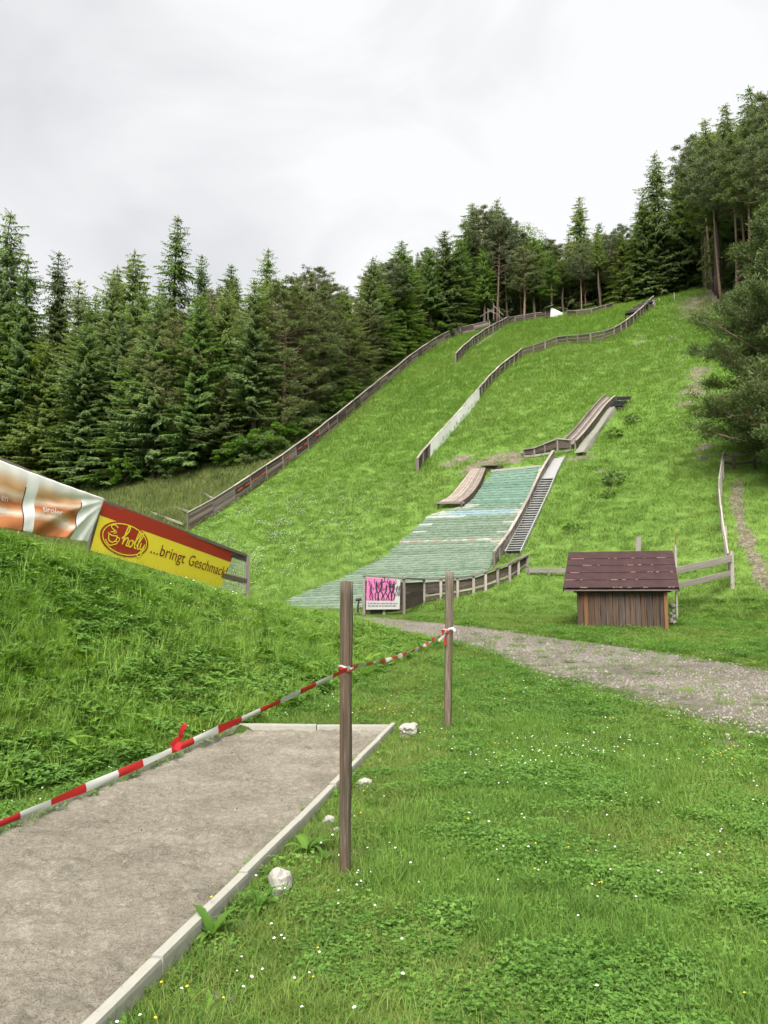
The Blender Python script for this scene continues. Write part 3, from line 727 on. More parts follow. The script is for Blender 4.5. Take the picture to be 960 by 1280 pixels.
def text2d(body, size, x, y, sx=1.0, shear=0.0):
    c = bpy.data.curves.new('txt', 'FONT'); c.body = body; c.size = size; c.shear = shear; c.resolution_u = 3
    o = bpy.data.objects.new('txt', c); COL.objects.link(o)
    dg = bpy.context.evaluated_depsgraph_get(); me = bpy.data.meshes.new_from_object(o.evaluated_get(dg))
    V = [np.array((v.co.x * sx + x, v.co.y + y)) for v in me.vertices]; F = [tuple(p.vertices) for p in me.polygons]
    bpy.data.objects.remove(o); bpy.data.curves.remove(c); bpy.data.meshes.remove(me)
    return V, F
def join(*parts):
    V, F = [], []
    for v, f in parts:
        b = len(V); V += list(v); F += [tuple(i + b for i in q) for q in f]
    return V, F
def printed(name, shape, fmap, off, mat, parent, thick=None):
    V, F = shape
    return link(name, mesh(name, [fmap(p[0], p[1], off) for p in V], F, mat), parent)

# ------------------------------------------------------------------ banner fence on the bank
TR2, BR2, TL2, BL2 = at(293, 689, 18), at(276, 735, 17.85), at(129.5, 625.5, 14), at(113, 688, 13.8)
ban = empty('banner_fence', Vector((TL2.x, TL2.y, zz(TL2.x, TL2.y))), 'timber and wire net fence on the bank crest carrying the banners', 'fence')
endT, endB = at(309, 695, 18.5), at(310, 742, 18.4)
board('post', endB - Vector((0, 0, .2)), endT, .09, .09, W_GREY, ban)
board('top_rail', TL2 + Vector((0, .06, -.02)), endT, .05, .07, W_GREY, ban)
nrm2 = (TR2 - TL2).cross(BL2 - TL2).normalized()
if nrm2.y > 0: nrm2 = -nrm2
top_l = at(-45, 555, 11.3)
board('top_rail', top_l - nrm2 * .06, TL2 - nrm2 * .06 - Vector((0, 0, .03)), .05, .07, W_GREY, ban)
for (uu, f_) in ((129, 0.0), (210, .5)):
    p_ = TL2.lerp(TR2, f_); q_ = BL2.lerp(BR2, f_); board('post', q_ - nrm2 * .09 - Vector((0, 0, .25)), p_ - nrm2 * .09, .08, .08, W_GREY, ban)
for (f0, f1) in ((0.02, 0.16), (0.60, 0.76)):
    a_, b_ = TR2.lerp(BR2, (f0 + f1) / 2), endT.lerp(endB, (f0 + f1) / 2)
    board('rail', a_ - (endT - TR2) * .3 - nrm2 * .02, b_, .03, .13 if f0 < .1 else .10, W_DARK, ban)
# wire net
V, F = [], []
def addwire(p, q, r=0.007):
    v, f = tube([p, q], [r, r], 4, False); b = len(V); V.extend(v); F.extend([tuple(i + b for i in z) for z in f])
for i in range(11):
    t = i / 10; addwire(TR2.lerp(endT, t * 1.05 - .05), BR2.lerp(endB, t * 1.05 - .05))
for i in range(13):
    t = i / 12; addwire(TR2.lerp(BR2, t), endT.lerp(endB, t))
tag(link('wire_net', mesh('wire_net', V, F, STEEL), ban), None, None, None, None)
# yellow and red banner
ban2 = empty('advertising_banner', (BL2 + BR2) / 2, 'yellow banner with red band and red oval logo on the bank fence', 'banner')
LW, LH = (TR2 - TL2).length, 1.0
def map2(s, t, off=0.0):                              # s 0..4 along, t 0..1 up
    fs = s / 4.0
    p = (BL2.lerp(BR2, fs)).lerp(TL2.lerp(TR2, fs), t)
    return p + nrm2 * (off + 0.004 * math.sin(fs * 23 + t * 3) * (1 - t * .5) + 0.02 * math.sin(fs * 3.1))
def sheet(name, x0, x1, y0, y1, nx, ny, fmap, mat, parent, off=0.0, th=0.004):
    V, F = [], []
    for o_ in (off, off - th):
        for i in range(nx + 1):
            for j in range(ny + 1): V.append(fmap(x0 + (x1 - x0) * i / nx, y0 + (y1 - y0) * j / ny, o_))
    k = (nx + 1) * (ny + 1)
    for i in range(nx):
        for j in range(ny):
            a = i * (ny + 1) + j
            F.append((a, a + ny + 1, a + ny + 2, a + 1)); F.append((k + a + 1, k + a + ny + 2, k + a + ny + 1, k + a))
    return link(name, mesh(name, V, F, mat, smooth=True), parent)
yp = sheet('yellow_panel', 0, 4, 0, .70, 60, 14, map2, YELPR, ban2)
sheet('red_band', 0, 4, .70, 1.0, 60, 6, map2, REDPR, ban2, 0.002)

printed('logo_oval', ellipse(0.72, .40, .62, .34), map2, .006, REDPR, yp)
ev, ef = stroke([(0.72 + .56 * math.cos(2 * math.pi * i / 36), .40 + .30 * math.sin(2 * math.pi * i / 36)) for i in range(36)], .022, True, 2)
printed('logo_ring', (ev, ef), map2, .010, YELPR, yp)
S = []
# cup with steam
S += [stroke([(.30, .42), (.33, .30), (.43, .27), (.50, .33), (.51, .41)], .026), stroke([(.27, .43), (.38, .40), (.52, .42)], .022), stroke([(.25, .29), (.38, .20), (.56, .28)], .022), stroke([(.51, .40), (.58, .38), (.56, .31), (.49, .31)], .02), stroke([(.33, .46), (.42, .50), (.31, .56), (.38, .62), (.48, .58)], .022), stroke([(.40, .45), (.47, .48), (.42, .52)], .018)]
# 'holly' in script
S += [stroke([(.63, .40), (.74, .55), (.76, .66), (.72, .68), (.69, .52), (.68, .29)], .034), stroke([(.68, .33), (.74, .44), (.79, .42), (.78, .30), (.82, .29)], .030),
      stroke([(.88, .43), (.83, .38), (.85, .29), (.91, .31), (.92, .40), (.88, .43), (.95, .41)], .028), stroke([(.95, .36), (1.03, .54), (1.05, .63), (1.01, .64), (.98, .45), (.99, .30), (1.03, .30)], .028),
      stroke([(1.03, .34), (1.11, .52), (1.13, .61), (1.09, .62), (1.06, .44), (1.07, .30), (1.11, .30)], .028), stroke([(1.13, .43), (1.13, .32), (1.18, .30), (1.23, .42)], .028), stroke([(1.23, .43), (1.21, .24), (1.16, .14), (1.11, .17), (1.17, .25), (1.26, .31)], .026)]
printed('logo_lettering', join(*S), map2, .013, YELPR, yp)
for q_ in (text2d('.', .36, 1.42, .30), text2d('.', .36, 1.51, .30), text2d('.', .36, 1.60, .30), text2d('bringt', .36, 1.69, .30, .92), text2d('Geschmack!', .36, 2.60, .30, .80)): printed('slogan_word', q_, map2, .008, DKRED, yp)
# faded orange and white banner, wrinkled, held at its right corner
ban1 = empty('faded_banner', at(60, 670, 12.7), 'sagging white banner with orange bars on the bank fence, partly out of frame', 'banner')
cTR, cBR, cTL, cBL = at(128, 624, 13.95), at(107, 678, 13.7), at(-45, 560, 11.3), at(-45, 655, 11.2)
n1w = (cTR - cTL).cross(cBL - cTL).normalized()
if n1w.y > 0: n1w = -n1w
nx, ny = 110, 44; V, F, SU, SV = [], [], [], []
LB = (cTR - cTL).length
for i in range(nx + 1):
    fs = i / nx
    for j in range(ny + 1):
        t = j / ny; r_ = (1 - fs) * LB; sag = .06 * math.sin(fs * math.pi) * t
        ang = math.atan2((1 - t) * 1.0, r_ + .12)
        fold = .050 * math.sin(ang * 15 + .8) * min(1, r_ / .5) * (1 - .8 * t) + .012 * math.sin(ang * 33 + fs * 4) * min(1, r_ / .4) * (1 - t) + .004 * math.sin(fs * 50 + t * 4)
        p = cBL.lerp(cBR, fs).lerp(cTL.lerp(cTR, fs), t) + n1w * (fold + .05) - Vector((0, 0, sag * .3))
        V.append(p); SU.append(r_); SV.append(min(1, max(0, t + .05 * math.sin(ang * 9))))
for i in range(nx):
    for j in range(ny): a = i * (ny + 1) + j; F.append((a, a + ny + 1, a + ny + 2, a + 1))
bm1 = mesh('banner_cloth', V, F, BANNER, smooth=True)
for nm, arr in (('su', SU), ('sv', SV)):
    a = bm1.attributes.new(nm, 'FLOAT', 'POINT'); a.data.foreach_set('value', arr)
bc = link('banner_cloth', bm1, ban1)
sol = bc.modifiers.new('thickness', 'SOLIDIFY'); sol.thickness = 0.003
GV = V
def map1(s, t, off=0.0):                               # s metres from the left end of the cloth
    fi = max(0, min(nx - 1e-4, s / LB * nx)); fj = max(0, min(ny - 1e-4, t * ny)); i, j = int(fi), int(fj); a, b = fi - i, fj - j
    q = lambda ii, jj: GV[ii * (ny + 1) + jj]
    return q(i, j).lerp(q(i + 1, j), a).lerp(q(i, j + 1).lerp(q(i + 1, j + 1), a), b) + n1w * (off + .012)
for q_ in (text2d('tiroler', .16, LB - 1.35, .40, 1.05), text2d('en', .16, .66, .42), text2d('er', .16, .66, .24)): printed('lettering', q_, map1, .01, WHITE, bc)

# ------------------------------------------------------------------ fences on the hill
def board_fence(name, label, cat, base_px, height, spacing, nb, mat_b, mat_p, parent_loc=None, gap=0.02, cap=True, post_w=.10, lean=Vector((0, 0, 0)), board_th=.04, lift=0.05, hfun=None, group=None, props=None, skip_boards=None):
    dense = lerp_poly(base_px, 90)
    W = lerp_poly([tuple(hit(*p)) for p in dense], 400)
    Ln = np.linalg.norm(np.diff(W, axis=0), axis=1).sum(); n = max(2, int(Ln / spacing))
    P = [Vector(p) for p in lerp_poly(W, n + 1)]
    for p in P: p.z = zz(p.x, p.y)
    e = empty(name, P[0], label, cat, group)
    hs = [height if hfun is None else hfun(i / n) for i in range(n + 1)]
    T = [P[i] + Vector((0, 0, hs[i])) + lean * hs[i] + Vector((random.uniform(-.03, .03), random.uniform(-.03, .03), random.uniform(-.03, .03))) for i in range(n + 1)]
    for i in range(n + 1): board('post', P[i] - Vector((0, 0, .3)), T[i] + Vector((0, 0, .04)), post_w, post_w, mat_p, e)
    for i in range(n):
        d = (P[i + 1] - P[i]).normalized(); sd = Vector((d.y, -d.x, 0)); off = sd * (post_w * .5 + board_th * .4)
        if sd.y > 0: off = -off
        off = -off * 0.15
        bh = (height - lift) / nb
        for b in range(nb):
            if skip_boards and skip_boards(i / n, b): continue
            t0 = lift / hs[i] + (b + .5) * (1 - lift / hs[i]) / nb; t1 = lift / hs[i + 1] + (b + .5) * (1 - lift / hs[i + 1]) / nb
            j0, j1 = random.uniform(-.012, .012), random.uniform(-.012, .012)
            board('board', P[i].lerp(T[i], t0) + off + Vector((0, 0, j0)) - d * .02, P[i + 1].lerp(T[i + 1], t1) + off + Vector((0, 0, j1)) + d * .02, board_th, bh * hs[i] / height - gap, (W_DARK if mat_b is W_GREY and random.random() < .45 else mat_b), e, side=sd)
        if cap: board('cap_rail', T[i] + Vector((0, 0, .03)) - d * .03, T[i + 1] + Vector((0, 0, .03)) + d * .03, .14, .045, W_PALE, e, side=sd)
    return e, P, T
WALL_PX = [(236, 664), (262, 649), (291, 631), (335, 601), (380, 568), (420, 536), (461, 501), (495, 472), (524, 449), (545, 434), (556, 428), (566, 423), (578, 418), (590, 413), (602, 408), (613, 404)]
lw, LP, LT = board_fence('timber_wall', 'long grey timber wall climbing the left edge of the big hill', 'timber wall', WALL_PX, 1.05, 2.0, 5, W_GREY, W_GREY, gap=.035, cap=True, lean=Vector((-.12, .05, 0)))  # pale cap rail paints in the lit top of the grey wall
for i in range(len(LP) - 1):                            # faded red marks on the lower boards
    f_ = i / (len(LP) - 1)
    if .06 < f_ < .28 and i % 1 == 0:
        for q in (.15, .65):
            p = LP[i].lerp(LP[i + 1], q); t = LT[i].lerp(LT[i + 1], q); c = p.lerp(t, .62) + Vector((.06, -.10, 0)); d = (LP[i + 1] - LP[i]).normalized()
            if random.random() < .85: board('red_mark', c, c + d * random.uniform(.35, .7), .012, .11, REDMARK, lw, side=Vector((d.y, -d.x, 0)))
for (u0, v0, u1, v1) in ((188, 640, 228, 655), (218, 634, 240, 641), (255, 617, 272, 627)):
    a_, b_ = hit(u1, v1, .45), hit(u0, v0, .12); board('prop', a_, b_, .10, .12, W_PALE, lw)
    board('prop', b_, Vector((b_.x, b_.y, zz(b_.x, b_.y) - .2)), .09, .09, W_DARK, lw)
up_px = [(569.5, 455.5), (580, 444), (592, 433.5), (605, 424), (618, 416.5), (632, 408.5), (648, 402), (662, 396.5), (672, 395), (682, 396)]
uf, UP_, UT_ = board_fence('slatted_barrier', 'upper slatted barrier curving up to the white hut on the crest', 'barrier', up_px, 1.05, 1.25, 3, W_DARK, W_GREY, gap=.09, post_w=.13)
d0 = Vector(hit(592, 434)); d1 = Vector(hit(606, 424))
tr = [hit(u, v, .1) for u, v in ((592, 434.5), (601, 427.5), (610, 422), (622, 414.5))]
for i in range(3): board('kick_board', tr[i] + Vector((.3, -.3, 0)), tr[i + 1] + Vector((.3, -.3, 0)), .05, .30, W_PALE, uf)
cf, CP_, CT_ = board_fence('low_barrier', 'low dark barrier running right from the white hut to the forest', 'barrier', [(709, 396), (722, 396), (741, 393.5), (755, 389.5), (766, 386)], .65, 1.5, 2, W_DARK, W_GREY, gap=.05)
mid_px = [(522, 591), (527, 583), (534, 574), (548, 559), (562, 543), (576, 527), (590, 510), (597, 501.5), (606, 490), (613, 481), (633, 462.5), (653, 447), (676, 440), (697, 432.5), (712, 431), (735, 429.5), (750, 427), (762, 424), (772, 419), (782, 413), (792, 404.5), (802, 396), (812, 385), (817, 380)]
mf, MP_, MT_ = board_fence('slatted_barrier', 'long middle barrier snaking down the hillside to a white banner', 'barrier', mid_px, .85, 1.25, 3, W_DARK, W_GREY, gap=.08, post_w=.13)
# white banner on the lower run of the middle barrier
i0 = min(range(len(MP_)), key=lambda i: abs(uof(MP_[i].x, MP_[i].y) - 534)); i1 = min(range(len(MP_)), key=lambda i: abs(uof(MP_[i].x, MP_[i].y) - 597))
WB = MP_[i0:i1 + 1]; WT = MT_[i0:i1 + 1]; nwb = len(WB) - 1
wbn = empty('white_banner', WB[0], 'long white banner with dark lettering hung on the lower middle barrier', 'banner')
def mapw(s, t, off=0.0):
    f = max(0, min(nwb - 1e-4, s * nwb)); i = int(f); a = f - i
    d = (WB[i + 1] - WB[i]).normalized(); n_ = Vector((d.y, -d.x, 0))
    if n_.y > 0: n_ = -n_
    return WB[i].lerp(WB[i + 1], a).lerp(WT[i].lerp(WT[i + 1], a), t) + n_ * (.15 + off + .015 * math.sin(s * 60)) + Vector((0, 0, -.05 * abs(math.sin(s * nwb * math.pi)) * (1 - t)))
wcl = sheet('banner_cloth', 0.0, 1.0, .0, 1.10, nwb * 4, 4, mapw, WHITE2, wbn)
L_ = [text2d(c, .55, 0, 0) for c in ('F', 'o', 's', 'K', 'o', 'n', 'F', 'o', 'n')]
SC = 1.0 / (sum((WB[i + 1] - WB[i]).length for i in range(nwb)))
sh = []
for (vv, ff), s0 in zip(L_, (.20, .27, .33, .47, .54, .60, .72, .79, .85)):
    sh.append(([np.array((s0 + p[0] * SC * 1.2, .30 + p[1] * .8)) for p in vv], ff))
for q_ in sh: printed('letter', q_, mapw, .02, BLACK, wcl)

# hut on the crest: a white slanted board over a dark box
hb = hit(697, 396); hy = hb.y
hut = empty('judges_hut', hb, 'small white slant roofed hut on the crest between the barriers', 'hut')
def prism(name, front_px, Y0, Y1, mat, parent):
    A = [at(u, v, Y0) for u, v in front_px]; dz = Vector((0.25 * (Y1 - Y0), Y1 - Y0, 0.0)); B = [p + dz for p in A]; n = len(A)
    F = [tuple(range(n)), tuple(range(2 * n - 1, n - 1, -1))] + [(i, n + i, n + (i + 1) % n, (i + 1) % n) for i in range(n)]
    return link(name, mesh(name, A + B, F, mat), parent)
prism('white_front', [(688, 396.5), (688.3, 385), (690, 384.6), (705, 392), (707, 396.5)], hy - .8, hy - .65, WHITE, hut)
prism('dark_body', [(682, 397), (682, 386.5), (690, 385.5), (704, 393), (704, 397)], hy - .6, hy + 1.2, W_DARK, hut)
board('roof_board', at(679, 387.6, hy - .3), at(690, 384.0, hy - .3), 1.6, .06, W_GREY, hut, side=(0, 1, 0)); 
# old start frame on the left crest
fb = hit(612, 398); fy = fb.y
fr = empty('start_gate', fb, 'old wooden start frame of posts and braces at the top of the left wall', 'frame')
for (u0, v0, u1, v1) in ((617, 400, 617, 379.5), (624, 400, 624, 384), (610, 400, 610, 388), (607, 391, 618, 388), (609, 386, 618, 392), (617, 382, 629, 394), (617, 390, 628, 399), (600, 396, 616, 386)):
    board('timber', at(u0, v0, fy - .2 + .003 * u0 % .3), at(u1, v1, fy - .2), .10, .10, W_GREY, fr)

# ------------------------------------------------------------------ strips between two edge lines
def edge_pts(px, n, off=0.0): return [hit(u, v, off) for u, v in lerp_poly(px, n)]
def plank_strip(name, Lp, Rp, f0, f1, mat, parent, th=.05, up=0.0):
    V, F = [], []; n = len(Lp)
    for i in range(n):
        for f in (f0, f1):
            p = Lp[i].lerp(Rp[i], f); V += [p + Vector((0, 0, up)), p + Vector((0, 0, up - th))]
    for i in range(n - 1):
        a, b = i * 4, i * 4 + 4
        F += [(a, a + 2, b + 2, b), (a + 1, b + 1, b + 3, a + 3), (a, b, b + 1, a + 1), (a + 2, a + 3, b + 3, b + 2)]
    F += [(0, 1, 3, 2), (n * 4 - 4, n * 4 - 2, n * 4 - 1, n * 4 - 3)]
    return link(name, mesh(name, V, F, mat), parent)

# landing slope of plastic matting, row by row
ROWS = [((617, 589), (677, 583)), ((599, 611), (670, 608)), ((580, 632), (660, 630)), ((550, 639.5), (655, 636)), ((527, 652), (648, 648)), ((505, 675), (634, 671)), ((467, 705), (617, 699)), ((407, 731), (606, 722)), ((372, 745), (575, 735)), ((356, 752), (500, 748)), ((359, 761), (448, 760))]
lanes = empty('landing_slope', hit(560, 690), 'pale green plastic matted landing slope of the small ski jump', 'landing slope')
rl = np.array([(a[0], a[1], b[0], b[1]) for a, b in ROWS], float)
vv_ = rl[:, 1]; NROW = 56
for k in range(NROW):
    v0 = vv_[0] + (vv_[-1] - vv_[0]) * k / NROW; v1 = vv_[0] + (vv_[-1] - vv_[0]) * (k + 1) / NROW
    e0 = [np.interp(v0, vv_, rl[:, c]) for c in range(4)]; e1 = [np.interp(v1, vv_, rl[:, c]) for c in range(4)]
    ns = 22; V, F, MI = [], [], []
    vm = (v0 + v1) / 2
    base = 1 if vm < 632 else 0
    jl = random.uniform(-5, 3) if vm > 640 else random.uniform(-1.5, 1)
    for j in range(ns + 1):
        f = j / ns
        ua, va = e0[0] + jl * (1 - f) + (e0[2] - e0[0]) * f, e0[1] + (e0[3] - e0[1]) * f
        ub, vb = e1[0] + jl * (1 - f) + (e1[2] - e1[0]) * f, e1[1] + (e1[3] - e1[1]) * f
        jj = random.uniform(-.5, .5) * .25
        top = hit(ua, va, .035); bot = hit(ub, vb + jj, .09 + random.uniform(-.015, .015)); toe = hit(ub, vb + jj, 0.02)
        top.z = zz(top.x, top.y) + .035
        V += [top, bot, Vector((bot.x, bot.y, zz(bot.x, bot.y) + .0))]
    edge_marks = (k % 4 == 1) if vm > 625 and vm < 690 else False
    bl = abs(vm - 641) < 2.0; rd = abs(vm - 676.5) < 1.8; wt = abs(vm - 645) < 2.2
    for j in range(ns):
        f = (j + .5) / ns; c = base
        if base == 1 and f > .97: c = 2
        if bl: c = 3 if (f > .2 and f < .93) else 2
        if wt and f < .42: c = 2
        if rd: c = 4 if random.random() < .7 else 2
        if edge_marks and f > .88: c = 2
        if 640 < vm < 672 and f < .13 and (k % 3 == 0): c = 2
        if 628 < vm < 636 and f < .22: c = 2
        a = j * 3
        F += [(a, a + 1, a + 4, a + 3), (a + 1, a + 2, a + 5, a + 4)]; MI += [c, c]
    link('mat_row', mesh('mat_row', V, F, [MAT_PALE, MAT_TEAL, MAT_WHITE, MAT_BLUE, MAT_RED], MI), lanes)
board('top_edging', hit(614, 589, .1), hit(679, 582.5, .1), .15, .12, CONC, lanes)

# children's slide of planks at the left of the landing slope
sl = empty('wooden_slide', hit(560, 628), 'curved grey plank ramp beside the top left of the green matting', 'ramp')
SLl = edge_pts([(590, 586), (578, 601), (566, 616), (558, 623), (548, 627.5)], 16, .35); SLr = edge_pts([(607, 585), (602, 598), (597, 608), (588, 619), (577, 627)], 16, .35)
for i in range(7): plank_strip('plank', SLl, SLr, i / 7 + .012, (i + 1) / 7 - .012, W_SLIDE, sl, .05, random.uniform(0, .015))
for i in range(0, 15, 2):
    a_, b_ = SLr[i], SLr[min(i + 2, 15)]; board('side_board', a_ - Vector((0, 0, .16)), b_ - Vector((0, 0, .16)), .05, .30, W_DARK, sl)
for i in (0, 5, 10, 15):
    for p in (SLl[i], SLr[i]): board('leg', Vector((p.x, p.y, zz(p.x, p.y) - .2)), p - Vector((0, 0, .05)), .1, .1, W_DARK, sl)
board('front_beam', SLl[-1] - Vector((.1, .03, .05)), SLr[-1] + Vector((.12, -.03, -.05)), .12, .12, W_GREY, sl)
bx = empty('timber_box', hit(618, 590), 'dark low timber box at the head of the green matting', 'box')
p0, p1 = hit(607.5, 589, .0), hit(627.5, 588.5, .0)
board('front_board', p0 + Vector((0, 0, .12)), p1 + Vector((0, 0, .12)), .12, .34, W_DARK, bx); board('lid', p0 + Vector((0, .35, .31)), p1 + Vector((0, .35, .31)), .95, .05, W_GREY, bx)
board('back_board', p0 + Vector((0, .7, .14)), p1 + Vector((0, .7, .14)), .08, .3, W_DARK, bx)

# steel stair and its board handrail
stair = empty('steel_stair', hit(650, 690), 'long steel stair with pale treads beside the green matting', 'stair')
SL_ = edge_pts([(688, 577), (681, 592), (672, 612), (662, 634), (648, 662), (631, 694)], 80, .06); SR_ = edge_pts([(706, 573), (697, 590), (688, 612), (677, 636), (664, 664), (650, 694)], 80, .06)
NS = 40
for i in range(9, NS):
    f = i / NS * 79; k = int(f); a_, b_ = SL_[k], SR_[k]
    zc = (a_.z + b_.z) / 2 + .10
    board('tread', Vector((a_.x, a_.y, zc)), Vector((b_.x, b_.y, zc)), .22, .04, STEEL, stair)
plank_strip('landing_plate', SL_[:18], SR_[:18], 0.0, 1.0, STEEL, stair, .05, .12)
plank_strip('under_plate', SL_[16:], SR_[16:], 0.0, 1.0, STEELDK, stair, .02, -.02)  # dark sheet added beneath so the open gaps between treads read dark
for E in (SL_, SR_):
    for i in range(0, 78, 13): board('stringer', E[i] + Vector((0, 0, .06)), E[min(i + 13, 79)] + Vector((0, 0, .06)), .05, .16, STEEL, stair)
hr = empty('handrail', hit(617, 708), 'dark board handrail between the green matting and the steel stair', 'handrail')
HB = edge_pts([(692, 577), (678, 600), (670, 617), (661, 638), (650, 659), (636, 684), (617.5, 709)], 15)
for i, p in enumerate(HB):
    board('post', p - Vector((0, 0, .2)), p + Vector((0, 0, .62)), .09, .09, W_GREY, hr)
    if i < 14:
        q = HB[i + 1]
        for h_ in (.16, .36): board('board', p + Vector((0, 0, h_)), q + Vector((0, 0, h_)), .04, .18, W_GREY, hr)
        board('cap_rail', p + Vector((0, 0, .60)), q + Vector((0, 0, .60)), .12, .06, W_PALE, hr)

# small jump: take-off table and in-run
toff = empty('take_off_table', hit(676, 571), 'dark curved timber take off table above the green matting', 'take-off')
TB = [hit(u, v) for u, v in ((655, 572), (668, 571), (681, 569), (697, 566.5), (713, 564.5))]
th = [.45, .48, .62, .80, .62]
for i in range(4):
    p, q = TB[i], TB[i + 1]
    for s_, e_ in ((.50, .26), (.80, .22)):
        board('side_board', p + Vector((0, 0, th[i] * s_)), q + Vector((0, 0, th[i + 1] * s_)), .05, th[i] * e_ + .03, W_DARK, toff)
    board('lower_beam', p + Vector((0, -.15, .02)), q + Vector((0, -.15, .02)), .1, .13, W_PALE, toff)
    board('top_rail', p + Vector((0, -.05, th[i])), q + Vector((0, -.05, th[i + 1])), .1, .06, W_PALE, toff)
    board('deck_plank', p + Vector((.2, .9, th[i] * .7)), q + Vector((.2, .9, th[i + 1] * .7)), 1.2, .06, W_SLIDE, toff)
for p, h_ in zip(TB, th): board('post', p - Vector((0, 0, .25)), p + Vector((0, 0, h_)), .1, .1, W_GREY, toff)
inr = empty('in_run', hit(735, 535), 'narrow wooden in-run track with start benches above the take off table', 'in-run')
IL = edge_pts([(703, 555), (718, 540), (734, 521), (748, 504), (757, 496)], 24, .3); IR = edge_pts([(719, 555), (730, 543), (744, 525), (757, 508), (768, 498)], 24, .3)
for i in range(5): plank_strip('plank', IL, IR, i / 5 + .02, (i + 1) / 5 - .02, W_SLIDE if i % 2 else W_GREY, inr, .05, random.uniform(0, .03))
for i in range(0, 23, 3):
    p, q = IR[i], IR[min(i + 3, 23)]
    board('side_board', p + Vector((.05, -.05, -.05)), q + Vector((.05, -.05, -.05)), .05, .42, W_DARK, inr); board('side_rail', p + Vector((.05, -.05, .19)), q + Vector((.05, -.05, .19)), .08, .05, W_PALE, inr)
    board('post', Vector((p.x, p.y, zz(p.x, p.y) - .2)), p + Vector((0, 0, .2)), .08, .08, W_GREY, inr)
    p, q = IL[i], IL[min(i + 3, 23)]; board('side_rail', p + Vector((0, 0, .12)), q + Vector((0, 0, .12)), .08, .14, W_GREY, inr)
for k, (u0, u1, v) in enumerate(((765, 779, 503.5), (768.5, 783, 499.5), (772, 787.5, 494.5))):
    a_, b_ = hit(u0, v + 3.5, .35), hit(u1, v + 2.8, .35)
    board('start_bench', a_, b_, .30, .16, BLACK, inr)
    for p in (a_, b_): board('bench_leg', Vector((p.x, p.y, zz(p.x, p.y) - .15)), p, .08, .08, W_DARK, inr)
cs = empty('concrete_steps', hit(745, 540), 'pale concrete strip of steps beside the wooden in-run', 'steps')
CL = edge_pts([(722, 566), (735, 549), (749, 531), (761, 515), (767, 509)], 27, .08); CRr = edge_pts([(733, 566), (744, 549), (756, 531), (768, 515), (774, 509)], 27, .08)
for i in range(26):
    zc = (CL[i].z + CRr[i].z) / 2 + .02
    board('step', Vector((CL[i].x, CL[i].y, zc)), Vector((CRr[i].x, CRr[i].y, zc)), .62, .10, CONC, cs)
def tarp(u, v, w, h, label):
    p = hit(u, v); s = p.y / FPX; V, F = [], []; n = 9
    for i in range(n):
        for j in range(n):
            a, b = i / (n - 1) - .5, j / (n - 1) - .5
            x, y = p.x + a * w * s, p.y + b * h * s * 2
            hgt = .30 * max(0, 1 - (2 * a) ** 2) * max(0, 1 - (2 * b) ** 2) * (.6 + .8 * float(vnoise(a * 7 + u, b * 7, 2))) + .03
            V.append((x, y, zz(x, y) + hgt))
    F = [(i * n + j, (i + 1) * n + j, (i + 1) * n + j + 1, i * n + j + 1) for i in range(n - 1) for j in range(n - 1)]
    return tag(link('tarpaulin', mesh('tarpaulin', V, F, BLUE), None), label, 'tarpaulin')
tarp(775, 507.5, 9, 4, 'crumpled pale blue tarpaulin beside the small jump start benches')
tarp(816, 382, 7, 3, 'small pale blue tarpaulin at the top of the big hill start')
# big hill start benches
bs = empty('start_benches', hit(798, 388), 'dark stacked start benches high up at the head of the middle barrier', 'benches')
for k in range(5):
    u0, v0, u1, v1 = 782 + 5.2 * k, 391 - 3.0 * k, 796 + 4.8 * k, 388 - 3.0 * k
    a_, b_ = hit(u0, v0 + 1, .75), hit(u1, v1 + 1, .75)
    board('bench', a_, b_, .6, .26, BLACK if k % 2 == 0 else W_DARK, bs)
    for p in (a_, b_): board('bench_leg', Vector((p.x, p.y, zz(p.x, p.y) - .2)), p, .1, .1, W_DARK, bs)
a_, b_ = hit(803, 379.5, .8), hit(818, 376, .8); board('top_beam', a_, b_, .15, .12, W_PALE, bs)
for p in (a_, b_): board('bench_leg', Vector((p.x, p.y, zz(p.x, p.y) - .2)), p, .1, .1, W_GREY, bs)
for k, (u, v, h_) in enumerate(((843, 377, 12), (824, 379, 7))):
    p = hit(u, v); o = board('marker_stake', p - Vector((0, 0, .2)), p + Vector((0, 0, h_ * p.y / FPX)), .09, .09, W_PALE)
    tag(o, ('taller pale stake at the forest edge above the hill', 'short pale stake beside the top start benches')[k], 'stake')

